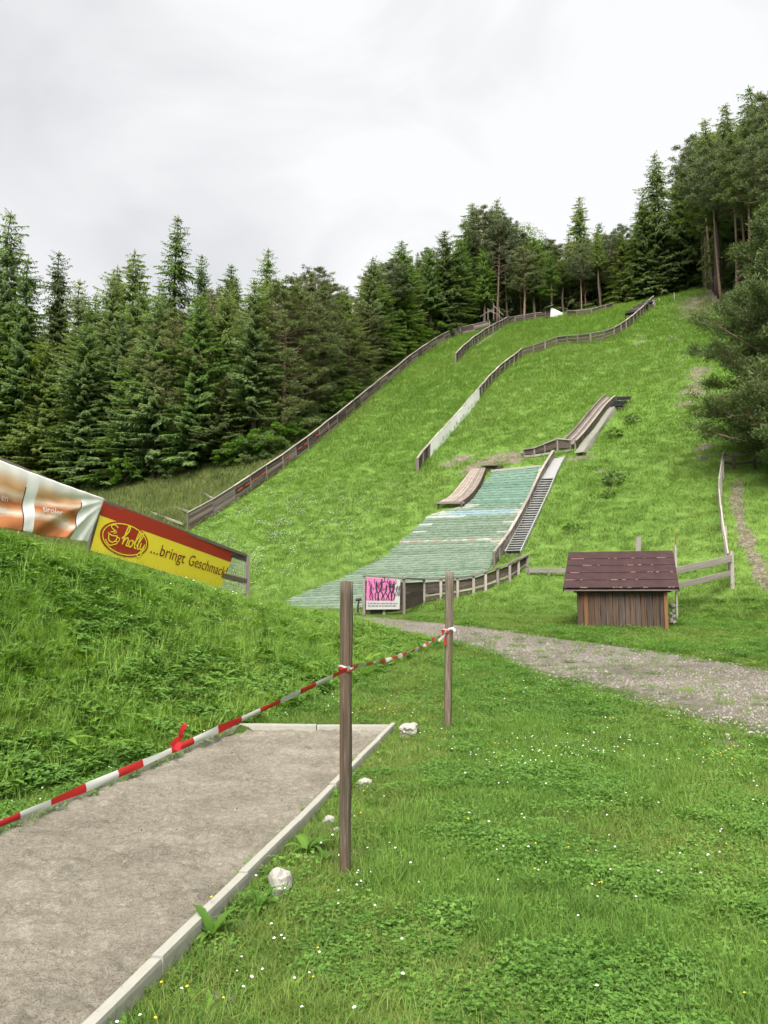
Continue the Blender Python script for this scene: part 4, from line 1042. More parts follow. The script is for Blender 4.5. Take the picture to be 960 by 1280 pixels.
# lower board fence with poster
def fence_low():
    B = [(455, 771), (480, 769), (505, 765.5), (530, 754), (551, 750.5), (572, 747), (592, 742.5), (607, 738.5), (622, 732.5), (637, 727), (648, 718), (659, 708)]
    Tv = [720.5, 722, 724, 725.2, 724.2, 722.8, 720.8, 715.8, 710.5, 705, 700, 695]
    P = [hit(*p) for p in B]
    # the left panel stands square to the view, nearer the track
    P[0], P[1], P[2] = at(455, 771, 28.6), at(480, 769, 28.6), at(505, 765.5, 28.7)
    T = [at(B[i][0], Tv[i], P[i].y) for i in range(len(B))]
    e = empty('board_fence', P[0], 'dark board fence curving round the foot of the green matting', 'fence')
    for i, (p, t) in enumerate(zip(P, T)):
        board('post', p - Vector((0, 0, .25)), t + Vector((0, 0, .02)), .13 if i in (0, 9) else .10, .10, W_PALE if i != 2 else W_GREY, e)
    for i in range(len(P) - 1):
        if i == 0: pass
        d = (P[i + 1] - P[i]).normalized(); sd = Vector((d.y, -d.x, 0))
        for k_ in range(5):
            f = .14 + .17 * k_
            m_ = W_PALE if k_ == 1 and i > 2 else W_DARK
            board('board', P[i].lerp(T[i], f) + Vector((0, .05, 0)), P[i + 1].lerp(T[i + 1], f) + Vector((0, .05, 0)), .03, (T[i] - P[i]).length * (.155 if m_ is W_DARK else .07), m_, e, side=sd)
        board('cap_rail', T[i] + Vector((0, -.03, .03)) - d * .03, T[i + 1] + Vector((0, -.03, .03)) + d * .03, .14, .06, W_GREY, e, side=sd)
    return e, P, T
bf, BP, BT = fence_low()
PY = 28.42
pos = empty('dance_poster', at(479, 761, PY), 'pink poster of black dancing figures over a white strip, on the board fence', 'poster')
q00, q10, q01, q11 = at(457.5, 762, PY), at(499.5, 761.5, PY), at(458.5, 721.5, PY), at(500.5, 724.5, PY)
def mapp(s, t, off=0.0): return q00.lerp(q10, s).lerp(q01.lerp(q11, s), t) + Vector((0, -1, 0)) * off
psh = sheet('poster_sheet', 0, 1, 0, 1, 6, 6, mapp, PAPER, pos, 0, .012)
printed('pink_panel', rect(.0, .28, .84, .99), mapp, .006, PINK, psh)
sw = [stroke([(.5 + .28 * math.cos(a) * (1 - a / 9), .72 + .2 * math.sin(a) * (1 - a / 9)) for a in np.linspace(0, 6.5, 14)], .05), stroke([(.05, .9), (.15, .75), (.1, .55), (.2, .35)], .05), stroke([(.7, .95), (.78, .7), (.74, .4)], .05)]
printed('pink_swirl', join(*sw), mapp, .009, PINKD, psh)
dn = []
for k_, cx_ in enumerate((.14, .30, .43, .58, .70, .80, .90, .97)):
    rk = random.Random(k_ * 7 + 3); s_ = rk.choice((-1, 1)) * rk.uniform(.7, 1.7); sm = rk.uniform(.8, 1.15) if cx_ < .82 else .55; y0 = .30 if cx_ < .82 else .45
    J = lambda *pts: [(cx_ + x_ * sm, y0 + y_ * sm) for x_, y_ in pts]
    dn += [ellipse(cx_ + .01 * s_ * sm, y0 + .56 * sm, .022 * sm, .035 * sm, 12), stroke(J((.0, .52), (.012 * s_, .40), (-.012 * s_, .27)), .050 * sm), stroke(J((-.012 * s_, .28), (.035 * s_, .15), (.01 * s_, .0)), .032 * sm), stroke(J((-.012 * s_, .28), (-.05 * s_, .16), (-.035 * s_, .02), (-.06 * s_, .0)), .030 * sm),
           stroke(J((.0, .48), (.06 * s_, .54), (.05 * s_, .66)), .020 * sm), stroke(J((.0, .47), (-.06 * s_, .38), (-.07 * s_, .48)), .020 * sm)]
printed('dancers', join(*dn), mapp, .012, BLACK, psh)
gl = []
for r_ in range(2):
    x_ = .05
    while x_ < .9:
        w_ = random.uniform(.03, .11); gl.append(rect(x_, .10 + .08 * r_, min(.93, x_ + w_), .135 + .08 * r_)); x_ += w_ + .025
printed('small_print', join(*gl), mapp, .012, GREYPR, psh)
# dark valve stand beside the post
vsd = empty('water_valve', hit(446, 769), 'small dark iron valve stand left of the poster post', 'valve')
vy = 28.3
for (pp, rr) in (([at(447, 771, vy), at(447.5, 758, vy), at(449, 749, vy)], [.03, .03, .028]), ([at(444.5, 750, vy), at(452, 749, vy)], [.05, .05]), ([at(443, 768.5, vy), at(449, 766.5, vy)], [.06, .05])):
    V, F = tube(pp, rr, 8); link('pipe', mesh('pipe', V, F, BLACK), vsd)

# ------------------------------------------------------------------ shed
shY = 22.0
shed = empty('tool_shed', at(722, 768, 22.4), 'low plank shed with brown felt roof beside the gravel track', 'shed')
rz = math.radians(-17); wx = Vector((math.cos(rz), math.sin(rz), 0)); wy = Vector((-math.sin(rz), math.cos(rz), 0)); wz = Vector((0, 0, 1))
fl = at(721.5, 736, 22.6); Wd = 2.36; Dp = 1.9
eave_z = fl.z
O = Vector((fl.x, fl.y, 0))
npk = 15; xs = [0]
for i in range(npk): xs.append(xs[-1] + random.uniform(.8, 1.25))
xs = [x / xs[-1] * Wd for x in xs]
def S3(x, y, z): return O + wx * x + wy * y + wz * z
for i in range(npk):
    xm = (xs[i] + xs[i + 1]) / 2; g = zz(*S3(xm, 0, 0).xy) - .25
    mt = W_ORANGE if i == 1 else random.choice((W_PLANK, W_PLANK, W_DARK))
    board('plank', S3(xm, random.uniform(-.012, .012), g), S3(xm, random.uniform(-.012, .012), eave_z + .02), xs[i + 1] - xs[i] - .012, .03, mt, shed, side=wx)
for side_x in (0.0, Wd):
    for i in range(9):
        ym = (i + .5) / 9 * Dp; g = zz(*S3(side_x, ym, 0).xy) - .3
        board('plank', S3(side_x, ym + .03, g), S3(side_x, ym + .03, eave_z + ym * .46), Dp / 9 - .01, .03, W_PLANK, shed, side=wy)
board('corner_post', S3(Wd - .02, -.04, zz(*S3(Wd, 0, 0).xy) - .2), S3(Wd - .02, -.04, eave_z), .09, .06, W_ORANGE, shed, side=wx)
for i in range(9):
    xm = (i + .5) / 9 * Wd; board('plank', S3(xm, Dp, zz(*S3(xm, Dp, 0).xy) - .3), S3(xm, Dp, eave_z + Dp * .46), Wd / 9 - .01, .03, W_PLANK, shed, side=wx)
roof = link('roof', mesh('roof_deck', [S3(-.35, -.22, eave_z - .02), S3(Wd + .30, -.22, eave_z - .02), S3(Wd + .30, Dp + .30, eave_z + (Dp + .52) * .46 - .02), S3(-.35, Dp + .30, eave_z + (Dp + .52) * .46 - .02)] , [(0, 1, 2, 3)], W_DARK), shed)
so = roof.modifiers.new('t', 'SOLIDIFY'); so.thickness = .04; so.offset = 1 if False else -1
NC = 5; tot = Dp + .54
rm = Matrix((wx, (wy + wz * .46).normalized(), (wy + wz * .46).normalized().cross(wx) * -1)).transposed()
for c in range(NC):
    y0 = -.24 + tot * c / NC; y1 = -.24 + tot * (c + 1) / NC + .05
    sl_ = (wy + wz * .46).normalized(); Lr = (y1 - y0) * math.sqrt(1 + .46 ** 2); Wt = Wd + .69
    V = [(0, 0, .022), (Wt, 0, .022), (Wt, Lr, .006), (0, Lr, .006), (0, 0, 0.004), (Wt, 0, 0.004), (Wt, Lr, -.002), (0, Lr, -.002)]
    F = [(0, 1, 2, 3), (7, 6, 5, 4), (0, 4, 5, 1), (1, 5, 6, 2), (2, 6, 7, 3), (3, 7, 4, 0)]
    o = link('roof_sheet', mesh('roof_sheet', V, F, ROOF), None, S3(-.37, y0, eave_z + (y0 + .24) * .46 + .012))
    o.rotation_euler = rm.to_euler(); attach(o, roof)
board('fascia', S3(-.33, -.20, eave_z - .045), S3(Wd + .28, -.20, eave_z - .045), .025, .04, W_GREY, roof)
board('eave_beam', S3(-.1, -.05, eave_z - .07), S3(Wd + .12, -.05, eave_z - .07), .08, .08, W_DARK, shed)
for k in range(2):
    board('barge_board', S3((-.36, Wd + .32)[k], -.2, eave_z - .04), S3((-.36, Wd + .32)[k], Dp + .28, eave_z + (Dp + .48) * .46 - .04), .03, .09, W_DARK, roof, side=wx)
# boards and poles behind the shed
o = empty('leaning_plank', hit(797, 705), 'grey upright plank leaning behind the shed roof', 'plank')
pq = at(792, 700, 25.2); board('plank', Vector((pq.x, pq.y, zz(pq.x, pq.y) - .1)), at(798.5, 671, 25.4), .17, .05, W_PALE, o)
o = empty('thin_pole', at(844, 700, 24.6), 'thin weathered pole at the shed right rear corner', 'pole')
pq = at(844.5, 730, 24.6); board('pole', Vector((pq.x, pq.y, zz(pq.x, pq.y) - .2)), at(844, 681, 24.6), .06, .06, W_PALE, o); board('pole_tip', at(844, 683, 24.6), at(845.5, 668, 24.6), .03, .03, W_ORANGE, o)

# rail fences by the shed
rf_ = empty('rail_fence', hit(914, 735), 'split rail fence running from the shed and up the hillside', 'fence')
cpost = hit(915, 735); cy_ = cpost.y
board('post', cpost - Vector((0, 0, .3)), at(914, 689, cy_), .10, .12, W_PALE, rf_); board('post', cpost + Vector((.12, .25, -.3)), at(911, 692, cy_ + .25), .09, .09, W_GREY, rf_)
board('rail', at(840, 714.5, 24.3), at(914, 698, cy_ - .1), .06, .20, W_PALE, rf_); board('rail', at(838, 734, 24.2), at(912, 717, cy_ - .1), .06, .17, W_PALE, rf_)
upx = [(913, 727), (907, 693), (903.5, 665), (901, 642), (901, 625), (904, 601), (906.5, 586)]
U = [hit(*p) for p in upx]; hh = [.95, 1.0, 1.0, 1.0, .9, .85, .8]
for i in range(len(U)):
    if i: board('post', U[i] - Vector((0, 0, .3)), U[i] + Vector((random.uniform(-.05, .05), 0, hh[i])), .09, .09, W_PALE, rf_)
    if i < len(U) - 1:
        for q in (.92, .50): board('rail', U[i] + Vector((-.05, -.05, hh[i] * q)), U[i + 1] + Vector((-.05, -.05, hh[i + 1] * q)), .05, .12, W_PALE, rf_)
R2 = [hit(905, 587), hit(918, 588.5), hit(944, 586.5), hit(975, 586)]
for i in range(3):
    for q in (.85, .38): board('rail', R2[i] + Vector((0, 0, .8 * q)), R2[i + 1] + Vector((0, 0, .8 * q)), .05, .11, W_DARK, rf_)
    board('post', R2[i + 1] - Vector((0, 0, .3)), R2[i + 1] + Vector((0, 0, .75)), .09, .09, W_DARK, rf_)
lr = empty('low_rail', hit(684, 722), 'single grey rail between the board fence and the shed', 'rail')
a_, b_ = hit(658, 719), hit(716, 722); board('rail', a_ + Vector((0, 0, .18)), b_ + Vector((0, 0, .25)), .05, .17, W_PALE, lr)
for f in (.05, .5, .95): p = a_.lerp(b_, f); board('post', Vector((p.x, p.y, zz(p.x, p.y) - .2)), Vector((p.x, p.y, zz(p.x, p.y) + .25)), .08, .08, W_GREY, lr)

# ------------------------------------------------------------------ trees
def kites(base, d, nrm, ln, wd):
    """arrays -> kite shaped quads (needle sprays / leaves); returns verts (n*4,3)"""
    s = np.cross(d, nrm); s /= (np.linalg.norm(s, axis=1)[:, None] + 1e-9)
    mid = base + d * (ln * 0.45)[:, None]
    return np.stack([base, mid + s * (wd / 2)[:, None], base + d * ln[:, None], mid - s * (wd / 2)[:, None]], 1).reshape(-1, 3)
def unit(a): return a / (np.linalg.norm(a, axis=-1, keepdims=True) + 1e-9)
def crown_mesh(name, K, T, mat):
    V = np.concatenate(K); T = np.repeat(np.concatenate(T), 4)
    return npmesh(name, V, np.arange(len(V)).reshape(-1, 4), mat, T)
def limb_tubes(paths, radii, n=4):
    V, F = [], []
    for P, R in zip(paths, radii):
        v, f = tube(P, R, n, False); b = len(V); V += v; F += [tuple(i + b for i in q) for q in f]
    return V, F
def make_spruce(seed, h=1.0, width=0.17, low=0.06, mat=None, dens=1.0, droop=0.45, name='spruce'):
    """unit height scaled by 20 m: built at 20 m so that sprays keep a real size"""
    r = np.random.default_rng(seed); H = 20.0; K, T = [], []; paths, rads = [], []
    z = low * H
    lop = r.uniform(.62, 1.3, 8)
    while z < H * .985:
        t = z / H; nb = max(4, int(r.integers(6, 9) * (1 if t < .9 else .7)))
        L0 = width * H * (1 - t) ** 0.62 * (1 if t > .18 else .72 + t * 1.5) + .12
        a0 = r.uniform(0, 6.28)
        for b in range(nb):
            az = a0 + b * 6.283 / nb + r.uniform(-.3, .3)
            L = L0 * r.uniform(.50, 1.22) * lop[(int((az % 6.283) / 6.283 * 8) + int(t * 5) * 3) % 8]
            el = 0.45 * t - 0.12 + r.uniform(-.1, .1)
            hz = np.array([math.cos(az), math.sin(az), 0.]); sd = np.array([-math.sin(az), math.cos(az), 0.])
            n = max(5, int(L / 0.085 * dens)); tt = np.linspace(.10, 1, n) + r.uniform(-.03, .03, n)
            dr_ = droop * (1 - t * .6) * L * .42
            P = hz[None] * (L * tt)[:, None] + np.array([0, 0, z])[None] + np.stack([0 * tt, 0 * tt, L * el * tt - dr_ * tt ** 2 + .10 * L * np.maximum(0, tt - .65)], 1)
            paths.append([Vector(P[0]) - Vector(hz) * .1, Vector(P[n // 2]), Vector(P[-1])]); rads.append([.012 + .010 * L, .008 + .005 * L, .004])
            for sgn in (-1, 1):
                ln = (0.16 + 0.34 * L * .5 * (1 - tt) ** .7) * r.uniform(.6, 1.25, n)
                d = unit(hz[None] * r.uniform(.45, .95, n)[:, None] + sgn * sd[None] * r.uniform(.7, 1.1, n)[:, None] + np.stack([0 * tt, 0 * tt, r.uniform(-.55, .0, n)], 1))
                nr = unit(np.stack([r.normal(0, .35, n), r.normal(0, .35, n), np.full(n, .8)], 1) + hz[None] * r.uniform(.2, 1.3, n)[:, None])
                K.append(kites(P, d, nr, ln, ln * r.uniform(.36, .52, n))); T.append(np.clip(.15 + .65 * tt ** 2 * r.uniform(.4, 1.2, n) + .12 * r.normal(size=n), 0, 1))
                # hanging side shoots
                B2 = P + d * (ln * .55)[:, None]; d2 = unit(d * .55 + np.array([0, 0, -1.])[None] * r.uniform(.35, 1.0, n)[:, None] + r.normal(0, .25, (n, 3)))
                l2 = ln * r.uniform(.5, .9, n)
                K.append(kites(B2, d2, unit(r.normal(0, .5, (n, 3)) + hz[None]), l2, l2 * .40)); T.append(np.clip(.05 + .35 * tt ** 2 * r.uniform(.3, 1.2, n), 0, 1))
            # leading tip
            d = unit(hz[None] + r.normal(0, .2, (2, 3))); K.append(kites(np.repeat(P[-1:], 2, 0) - d * .1, d, unit(r.normal(0, .3, (2, 3)) + np.array([0, 0, 1.])), np.array([.32, .26]), np.array([.12, .10]))); T.append(np.array([.9, .8]))
        z += r.uniform(.36, .62) * (1.0 if t < .8 else .75) / dens ** .3
    # leader
    d = unit(np.array([[0, 0, 1.]] * 6) + r.normal(0, .22, (6, 3))); K.append(kites(np.array([[0, 0, H * .965]] * 6), d, unit(r.normal(size=(6, 3))), np.full(6, .6), np.full(6, .10))); T.append(np.full(6, .7))
    cm = crown_mesh(name + '_crown', K, T, mat)
    tp = [Vector((.12 * math.sin(i * 1.1 + seed), .12 * math.cos(i * .9 + seed), H * i / 9 - (.4 if i == 0 else 0))) for i in range(10)]
    for p_ in (tp[0], tp[-1]): p_.x = p_.y = 0
    V, F = tube(tp, [.26 * (1 - i / 9.3) + .015 for i in range(10)], 8); V2, F2 = limb_tubes(paths[::2], rads[::2], 3); b = len(V)
    tm = mesh(name + '_trunk', V + V2, F + [tuple(i + b for i in q) for q in F2], TRUNK, smooth=True)
    return cm, tm, H
def make_pine(seed, crown0=.40, width=.20, mat=None, tuft=.22, nb=70, sub=7, per=9, H=18.0, name='pine', flat=.35, dead=True, nw=.30, taper=0.0, tr=.20):
    r = np.random.default_rng(seed); K, T = [], []; paths, rads = [], []
    bend = r.normal(0, .25, 2)
    def axis_(t): return np.array([bend[0] * math.sin(t * 3), bend[1] * math.sin(t * 2.4), t * H])
    for b in range(nb):
        t = crown0 + (1 - crown0) * (b + r.uniform()) / nb; t = min(t, .99)
        sh = math.sin(min(1, (1 - t) / (1 - crown0) * 1.15 + .12) * 2.2) ** .8
        L = max(.35, width * H * sh * r.uniform(.55, 1.2) * (1 - taper * t)); az = b * 2.399 + r.uniform(-.4, .4)
        el = r.uniform(-.05, .35) + .6 * max(0, t - .75) * 4 * .3
        hz = np.array([math.cos(az), math.sin(az), 0.]); o = axis_(t)
        Q = [o, o + hz * L * .5 + np.array([0, 0, L * el * .35]), o + hz * L + np.array([0, 0, L * el + .12 * L])]
        paths.append([Vector(q) for q in Q]); rads.append([.02 + .018 * L, .012 + .01 * L, .008])
        for s in range(sub):
            f = r.uniform(.35, 1.0) if s else 1.0
            p = Q[0] * (1 - f) ** 2 + 2 * Q[1] * f * (1 - f) + Q[2] * f * f
            sd = np.array([-hz[1], hz[0], 0]); l2 = L * .33 * (1.15 - f) + .25
            dirn = unit(hz * r.uniform(.3, 1) + sd * r.normal(0, .9) + np.array([0, 0, r.uniform(.0, .5)]))
            e = p + dirn * l2 * r.uniform(.6, 1.2)
            if s % 2 == 0: paths.append([Vector(p), Vector((p + e) / 2 + np.array([0, 0, .03])), Vector(e)]); rads.append([.012, .009, .005])
            for q in (0.45, 0.75, 1.0):
                c = p + (e - p) * q + r.normal(0, .05, 3)
                d = unit(dirn[None] * .5 + r.normal(0, .75, (per, 3)) + np.array([0, 0, .45])[None]); ln = tuft * r.uniform(.6, 1.3, per)
                jit = r.normal(0, .13, (per, 3)); jit[:, 2] *= flat * 1.1
                K.append(kites(c[None] + jit, d, unit(r.normal(0, .6, (per, 3)) + hz[None] * .7 + np.array([0, 0, .6])[None]), ln, ln * r.uniform(.75, 1.25, per) * nw))
                T.append(np.clip(.25 + .35 * d[:, 2] + .2 * r.normal(size=per) + .15 * q, 0, 1))  # tint paler on upward needles and towards twig ends
    if dead:
        for b in range(26):
            t = r.uniform(.15, crown0 + .1); az = r.uniform(0, 6.28); L = r.uniform(.4, 1.4); o = axis_(t)
            e = o + np.array([math.cos(az), math.sin(az), r.uniform(-.3, .15)]) * L; paths.append([Vector(o), Vector((o + e) / 2 + np.array([0, 0, .05])), Vector(e)]); rads.append([.018, .012, .005])
    cm = crown_mesh(name + '_crown', K, T, mat)
    tp = [Vector(axis_(i / 9)) for i in range(10)]; tp[0].z -= .4
    V, F = tube(tp, [tr * (1 - .85 * i / 9) + .02 for i in range(10)], 8); V2, F2 = limb_tubes(paths, rads, 4); b = len(V)
    tm = mesh(name + '_trunk', V + V2, F + [tuple(i + b for i in q) for q in F2], PTRUNK, smooth=True)
    return cm, tm, H
def make_broad(seed, H=12.0, rx=3.2, crown0=.15, n=26000, leaf=.16, mat=None, name='broadleaf', clumps=70):
    r = np.random.default_rng(seed)
    C = unit(r.normal(size=(clumps, 3))) * (r.uniform(.25, 1, clumps) ** .5)[:, None]
    zc = H * (crown0 + (1 - crown0) * (C[:, 2] * .5 + .5)); prof = np.sin(np.clip((zc / H - crown0) / (1 - crown0), .03, .98) * math.pi) ** .55
    cc = np.stack([C[:, 0] * rx * prof, C[:, 1] * rx * prof, zc], 1); cr_ = r.uniform(.10, .2, clumps) * H * .6
    w = r.integers(0, clumps, n); D = unit(r.normal(size=(n, 3))); P = cc[w] + D * (cr_[w] * r.uniform(.35, 1, n) ** .6)[:, None] * np.array([1, 1, .7])
    d = unit(D * .6 + r.normal(0, .6, (n, 3)) + np.array([0, 0, -.15])); ln = leaf * r.uniform(.6, 1.3, n)
    V = kites(P, d, unit(r.normal(0, .6, (n, 3)) + np.array([0, 0, 1.])), ln, ln * .62)
    cm = npmesh(name + '_crown', V, np.arange(len(V)).reshape(-1, 4), mat, np.repeat(np.clip(.3 + .3 * D[:, 2] + .2 * r.normal(size=n) + .2 * (P[:, 2] / H - .5), 0, 1), 4))  # tint paler on upper leaves and towards the top
    tp = [Vector((.1 * math.sin(i + seed), .1 * math.cos(i * 1.3), H * .85 * i / 5 - (.3 if i == 0 else 0))) for i in range(6)]
    V, F = tube(tp, [H * .011 * (1 - i / 5.6) + .008 for i in range(6)], 7)
    paths = [[Vector((0, 0, max(.2, c[2] - H * .16))), Vector(c * .55 + np.array([0, 0, c[2] * .40])), Vector(c)] for c in cc[:30]]
    V2, F2 = limb_tubes(paths, [[H * .004, H * .003, .008]] * len(paths), 4); b = len(V)
    tm = mesh(name + '_trunk', V + V2, F + [tuple(i + b for i in q) for q in F2], TRUNK, smooth=True)
    return cm, tm, H
LIB = {
    'spruce': [make_spruce(1, width=.21, mat=SPRUCE), make_spruce(2, width=.195, mat=SPRUCE, droop=.6), make_spruce(3, width=.24, mat=SPRUCE2), make_spruce(4, width=.185, mat=SPRUCE, droop=.8, dens=.72), make_spruce(5, width=.22, mat=SPRUCE2, droop=.35)],
    'bare_spruce': [make_spruce(6, width=.17, low=.34, mat=SPRUCE), make_spruce(7, width=.15, low=.58, mat=SPRUCE), make_spruce(8, width=.17, low=.22, mat=SPRUCE2)],
    'pine': [make_pine(11, .45, .19, PINE, per=22, tuft=.19), make_pine(12, .38, .22, PINEB, per=22, tuft=.19), make_pine(13, .30, .24, PINEB, per=22, tuft=.19), make_pine(14, .66, .15, PINE, nb=60, per=22, tuft=.19, tr=.13)],
    'full_pine': [make_pine(21, .08, .23, PINEB, nb=110, dead=False, per=22, tuft=.19, sub=9), make_pine(22, .06, .21, PINE, nb=110, dead=False, per=22, tuft=.19, sub=9)],
    'broadleaf': [make_broad(31, mat=BROAD), make_broad(32, rx=2.6, mat=BROAD)],
    'bush': [make_broad(41, 2.0, 1.1, .0, 5200, .085, BROAD, 'bush', 26), make_broad(42, 2.0, 1.3, .0, 5200, .085, WEED, 'bush', 26)],
}
NAME = {'spruce': 'spruce_tree', 'bare_spruce': 'spruce_tree', 'pine': 'pine_tree', 'full_pine': 'pine_tree', 'broadleaf': 'broadleaf_tree', 'bush': 'bush'}
TREES = []
ORD = ['leftmost', 'second', 'third', 'fourth', 'fifth', 'sixth', 'seventh', 'eighth', 'ninth', 'tenth', 'eleventh', 'twelfth', 'thirteenth', 'fourteenth', 'fifteenth', 'sixteenth']
ORD += ['seventeenth', 'eighteenth', 'nineteenth', 'twentieth']
NUM = ['', 'one', 'two', 'three', 'four', 'five', 'six', 'seven', 'eight', 'nine', 'ten', 'eleven', 'twelve', 'thirteen', 'fourteen', 'fifteen', 'sixteen', 'seventeen', 'eighteen', 'nineteen', 'twenty']
BYPLACE = {}
def by_place(o, key, base): BYPLACE.setdefault(base, []).append((key, o))
def name_by_place():
    for base, L in BYPLACE.items():
        L.sort(key=lambda t: t[0])
        for i, (k, o) in enumerate(L):
            o['label'] = base if len(L) == 1 else (base + ', leftmost of ' + NUM[len(L)] if i == 0 else base + ', ' + ORD[i] + ' from left of ' + NUM[len(L)]) if len(L) <= 20 else base
    BYPLACE.clear()
MARKS = {
    'forest left of the big hill': [(0, 'beyond the left edge'), (62, 'above the faded banner'), (125, 'above the faded banner end'), (190, 'above the red oval logo'), (290, 'above the banner slogan'), (350, 'above the red wall marks'), (420, 'above the middle timber wall'), (2000, 'above the upper timber wall')],
    'forest behind the crest': [(530, 'behind the upper timber wall'), (590, 'left of the start gate'), (640, 'behind the start gate'), (685, 'behind the upper barrier'), (720, 'behind the white hut'), (765, 'behind the low barrier'), (2000, 'behind the top benches')],
    'forest on the right slope': [(830, 'behind the top benches'), (865, 'at the head of the slope'), (900, 'above the bare scar'), (960, 'above the near bushy pine'), (3000, 'beyond the right edge')]}
def mark(zone, u):
    for lim, w in MARKS[zone]:
        if u < lim: return w
def plant(kind, var, x, y, height, label, group=None, wscale=1.0, cat=None, z=None):
    cm, tm, H = LIB[kind][var % len(LIB[kind])]; s = height / H
    zb = zz(x, y) if z is None else z
    e = empty(NAME[kind], (x, y, zb - .1), label, cat or ('bush' if kind == 'bush' else 'tree'), group)
    e.rotation_euler = (random.uniform(-.025, .025), random.uniform(-.025, .025), random.uniform(0, 6.28)); ws_ = s * wscale * ((H / height) ** .45 if kind not in ('bush', 'near', 'yb') else 1.0); e.scale = (ws_, ws_, s)
    for nm, me in (('trunk' if kind != 'bush' else 'stem', tm), ('crown' if kind != 'bush' else 'foliage', cm)):
        o = bpy.data.objects.new(nm, me); COL.objects.link(o); o.parent = e
    TREES.append((x, y)); return e
def plant_px(kind, var, u, vtop, Y, label, group=None, wscale=1.0):
    k, m = km(u, vtop); x = k * Y; zb = zz(x, Y); h = HZ + m * Y - zb
    return plant(kind, var, x, Y, max(h, 2.0), label, group, wscale)
GL, GC, GR = 'forest left of the big hill', 'forest behind the crest', 'forest on the right slope'
FE = lambda u: float(forest_edge_y(u))
NAMED = [
    ('spruce', 1, 14, 266, 64, 'tall open spruce cut by the left edge of the picture', GL, 1.15),
    ('spruce', 1, 82, 314, 70, 'spruce with a loose pointed top, second peak from the left edge', GL, 1.0),
    ('spruce', 4, 168, 308, 72, 'bushy bright green spruce top left of the tallest thin spruce', GL, 1.05),
    ('spruce', 3, 222, 270, 76, 'tallest thin airy spruce spire of the left forest', GL, 1.0),
    ('spruce', 1, 254, 318, 80, 'small spruce spire just right of the thin airy one', GL, .9),
    ('spruce', 0, 290, 330, 80, 'blunt spruce top between the airy spire and the lone pointed one', GL, .9),
    ('spruce', 3, 332, 308, 82, 'lone pointed spruce top standing free against the sky', GL, 1.0),
    ('pine', 0, 400, 341, 84, 'pine top at the sky gap left of the crest spruces', GL, 1.0),
    ('spruce', 4, 462, 320, 80, 'left one of two bright spruces beside the upper timber wall', GC, 1.0),
    ('spruce', 2, 500, 298, 80, 'broad bright spruce beside the upper timber wall', GC, .95),
    ('spruce', 0, 556, 287, 96, 'dark spruce spire right of the broad bright spruce', GC, 1.0),
    ('spruce', 0, 590, 254, 102, 'left of the two highest spruces above the start frame', GC, 1.15),
    ('spruce', 1, 619, 249, 104, 'right of the two highest spruces above the start frame', GC, 1.1),
    ('broadleaf', 0, 655, 281, 101, 'rounded leafy tree right of the two highest spruces', GC, 1.0),
    ('pine', 3, 690, 306, 101, 'slender pine with bare stem behind the white hut', GC, 1.0),
    ('spruce', 1, 720, 244, 104, 'solitary high spruce spire over the crest right of the white hut', GC, 1.05),
    ('spruce', 0, 745, 277, 105, 'smaller spruce spire right of the solitary high one', GC, .9),
    ('pine', 0, 772, 289, 104, 'pine crown in the dip before the right slope forest', GC, .9),
    ('spruce', 1, 800, 241, 92, 'spruce leading the right slope forest, lowest of its steps', GR, 1.1),
    ('spruce', 1, 822, 190, 90, 'wide armed spruce spire at the left end of the right slope forest', GR, 1.15),
    ('spruce', 0, 850, 205, 86, 'dark spruce filling the shoulder of the right slope forest', GR, 1.1),
    ('bare_spruce', 0, 880, 150, 80, 'tall spruce on bare stem, left of the highest right trees', GR, 1.15),
    ('spruce', 1, 905, 125, 78, 'thin topped spruce just left of the highest right tree', GR, 1.0),
    ('spruce', 1, 942, 104, 76, 'highest spruce of all at the upper right corner', GR, 1.1),
    ('pine', 3, 925, 190, 70, 'tall pine with long pale bare stem on the right slope', GR, 1.2),
    ('pine', 3, 912, 205, 69, 'leaning bare stemmed pine beside the tall pale stemmed one', GR, 1.1),
    ('pine', 3, 868, 215, 72, 'thin bare stem pine at the lower end of the right slope forest', GR, 1.0),
    ('pine', 3, 893, 195, 70, 'slim straight pine between the leaning and the shoulder trees', GR, 1.0),
    ('pine', 3, 940, 205, 66, 'bare stemmed pine just above the near bushy pine top', GR, 1.0),
    ('pine', 3, 958, 150, 68, 'bare stemmed pine cut by the right edge of the picture', GR, 1.2),
    ('full_pine', 0, 232, 405, 63, 'brownish full pine in front of the left forest', GL, 1.2),
    ('full_pine', 0, 340, 400, 67, 'brown olive pine above the timber wall, wide layered crown', GL, 1.3),
    ('full_pine', 0, 395, 378, 72, 'brownish pine leaning over the middle of the timber wall', GL, 1.2),
    ('full_pine', 1, 12, 480, 55, 'grey green pine at the left edge above the faded banner', GL, 1.2),
    ('full_pine', 1, 435, 415, 72, 'grey green pine just left of the two bright spruces', GL, 1.2),
    ('spruce', 2, 110, 400, 60, 'dense green spruce with low skirts behind the yellow banner', GL, 1.2),
    ('spruce', 2, 170, 430, 61, 'mid green spruce with drooping skirts near the forest edge', GL, 1.25),
    ('spruce', 4, 60, 420, 58, 'deep green spruce behind the faded banner', GL, 1.2),
    ('spruce', 4, 280, 470, 60, 'small young spruce at the forest edge by the grass strip', GL, 1.4),
]
for (kind, var, u, vt, Y, lab, grp, ws) in NAMED:
    Y = max(Y, FE(u) + .8); plant_px(kind, var, u, vt, Y, lab, grp, ws)
